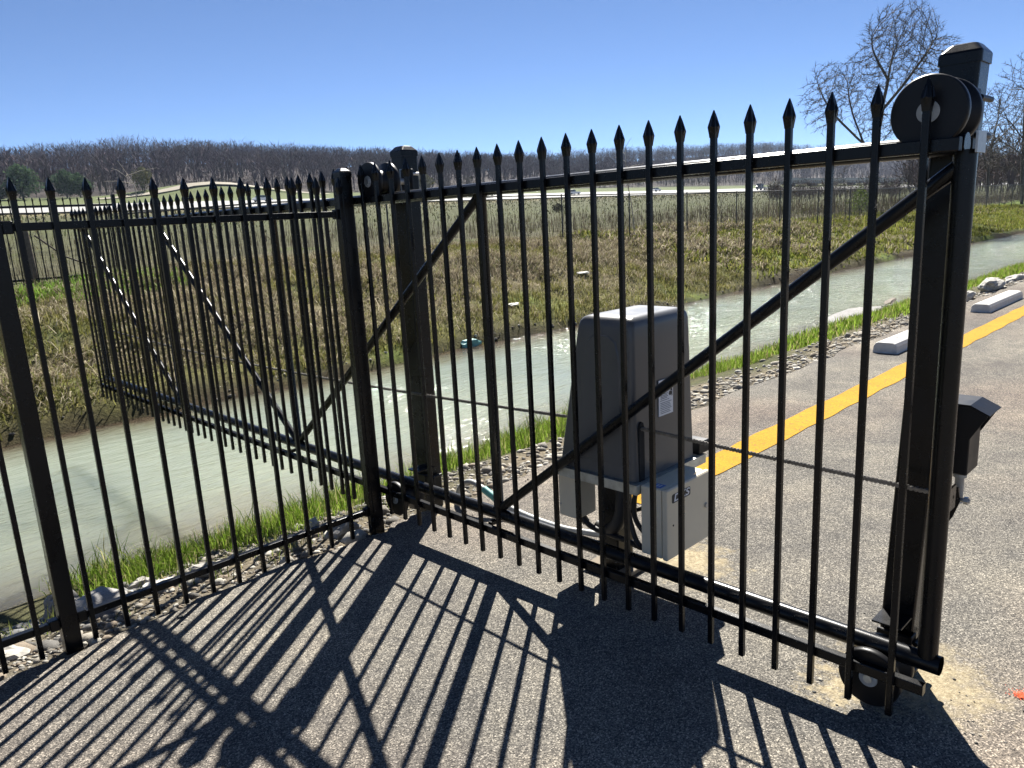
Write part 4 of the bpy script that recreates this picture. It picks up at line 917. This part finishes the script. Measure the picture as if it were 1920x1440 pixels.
leafy('evergreen_tree', 2, 222, 3.2, 4.0, 'low olive evergreen bush at the left edge of the photo', [(.07, .085, .04), (.05, .07, .035)], 5, M_leaf)
leafy('budding_tree', 275, 228, 6.2, 6.0, 'yellow green budding tree beside the fifth fence tip', [(.19, .17, .09), (.15, .15, .07)], 6, M_twig, 1500)
leafy('budding_tree', 800, 300, 6.5, 8.0, 'yellow green budding tree right of the middle gate post', [(.19, .17, .08), (.15, .14, .07)], 7, M_twig, 1500)
leafy('blossom_tree', 1452, 225, 3.8, 4.6, 'small white blossoming tree by the highway at the right', [(.55, .53, .47), (.42, .40, .34)], 8, M_twig, 1200)
leafy('bush', 1046, 80, 1.0, 1.6, 'small dark bush in the field before the highway', [(.08, .075, .05), (.1, .09, .06)], 9, M_twig, 900, 'bush', .0)
leafy('bush', 1612, 47, 1.6, 1.6, 'bright green bush beside the tall bare tree trunk', [(.14, .19, .04), (.11, .15, .03)], 10, M_leaf, 700, 'bush', .0)

# ------------------------------------------------------------------ highway parapet and vehicles
mb = MB(); x0, x1, yb_ = 430, 660, 205
zt = 14.2
mb.box((x0, yb_, zt), (x1, yb_+.5, zt+1.3)); br = thing('bridge', (545, 205, 12), 'long pale bridge parapet far behind the bare trees at the right', 'bridge')
mb.build('parapet', M_road, br); mb = MB(); mb.box((x0, yb_+.6, zt-1.6), (x1, yb_+9, zt-.1)); mb.build('deck', M_rockd, br)
for x in np.arange(x0+10, x1, 30):
    mb = MB(); mb.box((x, yb_+2, 6), (x+2, yb_+7, zt-1.61)); mb.build('pier', M_rockd, br)

def vehicle(kind, px, label, paint, d=1):
    X = (170.67)/math.tan(YAW-math.atan((px-960)/1407))-2.16; Yr = 170.0+(3.4 if d > 0 else -3.4); z = gz1(X, Yr)+.40
    t = thing({'car': 'car', 'pickup': 'pickup_truck', 'truck': 'flatbed_truck'}[kind], (X, Yr, z), label, {'car': 'car', 'pickup': 'pickup', 'truck': 'truck'}[kind], 'vehicles on the highway')
    def side(prof, w, nm, m, parent=t):
        mb = MB(); mb.loft([[(X+d*a, Yr-w/2, z+h) for a, h in prof], [(X+d*a, Yr+w/2, z+h) for a, h in prof]]); return mb.build(nm, m, parent)
    if kind == 'car':
        side([(-2.2, .35), (-2.25, .75), (-2.0, .95), (1.1, .95), (2.1, .8), (2.25, .5), (2.2, .3)], 1.8, 'body', paint)
        side([(-1.7, .951), (-1.1, 1.45), (.4, 1.45), (1.1, .951)], 1.55, 'cabin', M_glass); W = (-1.4, 1.4); wr = .34
        side([(-1.05, 1.451), (-1.0, 1.49), (.3, 1.49), (.38, 1.451)], 1.5, 'roof', paint)
    elif kind == 'pickup':
        side([(-2.8, .5), (-2.8, 1.15), (-.6, 1.15), (-.6, 1.16), (1.2, 1.16), (2.5, 1.05), (2.7, .8), (2.7, .45)], 1.95, 'body', paint)
        side([(-.55, 1.161), (-.35, 1.80), (.75, 1.80), (1.25, 1.161)], 1.7, 'cabin', M_glass); W = (-1.8, 1.7); wr = .40
        side([(-.38, 1.801), (-.3, 1.86), (.65, 1.86), (.78, 1.801)], 1.7, 'roof', paint)
    else:
        side([(2.2, .6), (2.2, 2.6), (2.5, 2.9), (4.0, 2.9), (4.2, 2.0), (4.9, 1.7), (4.9, .6)], 2.3, 'cab', paint)
        side([(-9.5, .95), (-9.5, 1.3), (1.9, 1.3), (1.9, .95)], 2.5, 'flatbed', M_carw); W = (-8, -7, 1.0, 3.9); wr = .5
        side([(4.0, 2.05), (4.0, 2.75), (4.12, 2.05)], 2.0, 'windscreen', M_glass)
    for a in W:
        for s in (-1, 1):
            mb = MB(); yy = Yr+s*(.86 if kind == 'car' else .92); mb.tube([(X+d*a, yy-.12, z+wr), (X+d*a, yy+.12, z+wr)], wr, 14); mb.build('wheel', M_tyre, t)
vehicle('pickup', 1075, 'white pickup on the highway just left of the picket above the operator', M_carw, -1)
vehicle('car', 1254, 'white car on the highway above the right part of the operator', M_carw, 1)
vehicle('truck', 1424, 'dark truck with a pale flatbed on the highway at the right', M_card, -1)
vehicle('pickup', 916, 'silver pickup on the highway just right of the gate upright', simple('silver_car_paint', (.5, .5, .5), .35), -1)
vehicle('car', 538, 'white car on the highway glimpsed between the fence tips at the left', M_carw, 1)

# ------------------------------------------------------------------ air
hm = bpy.data.materials.new('haze_air'); hm.use_nodes = True; ht = hm.node_tree; ht.nodes.clear()
ho = ht.nodes.new('ShaderNodeOutputMaterial'); hv = ht.nodes.new('ShaderNodeVolumePrincipled')
hv.inputs['Color'].default_value = (0.62, 0.74, 0.95, 1); hv.inputs['Density'].default_value = 0.00011; hv.inputs['Anisotropy'].default_value = 0.2
ht.links.new(hv.outputs[0], ho.inputs['Volume'])
mb = MB(); mb.box((-460, -300, -3.0), (2460, 1460, 100)); tag(mb.build('haze', hm), 'faint blue haze in front of the distant hill', 'haze', kind='stuff')
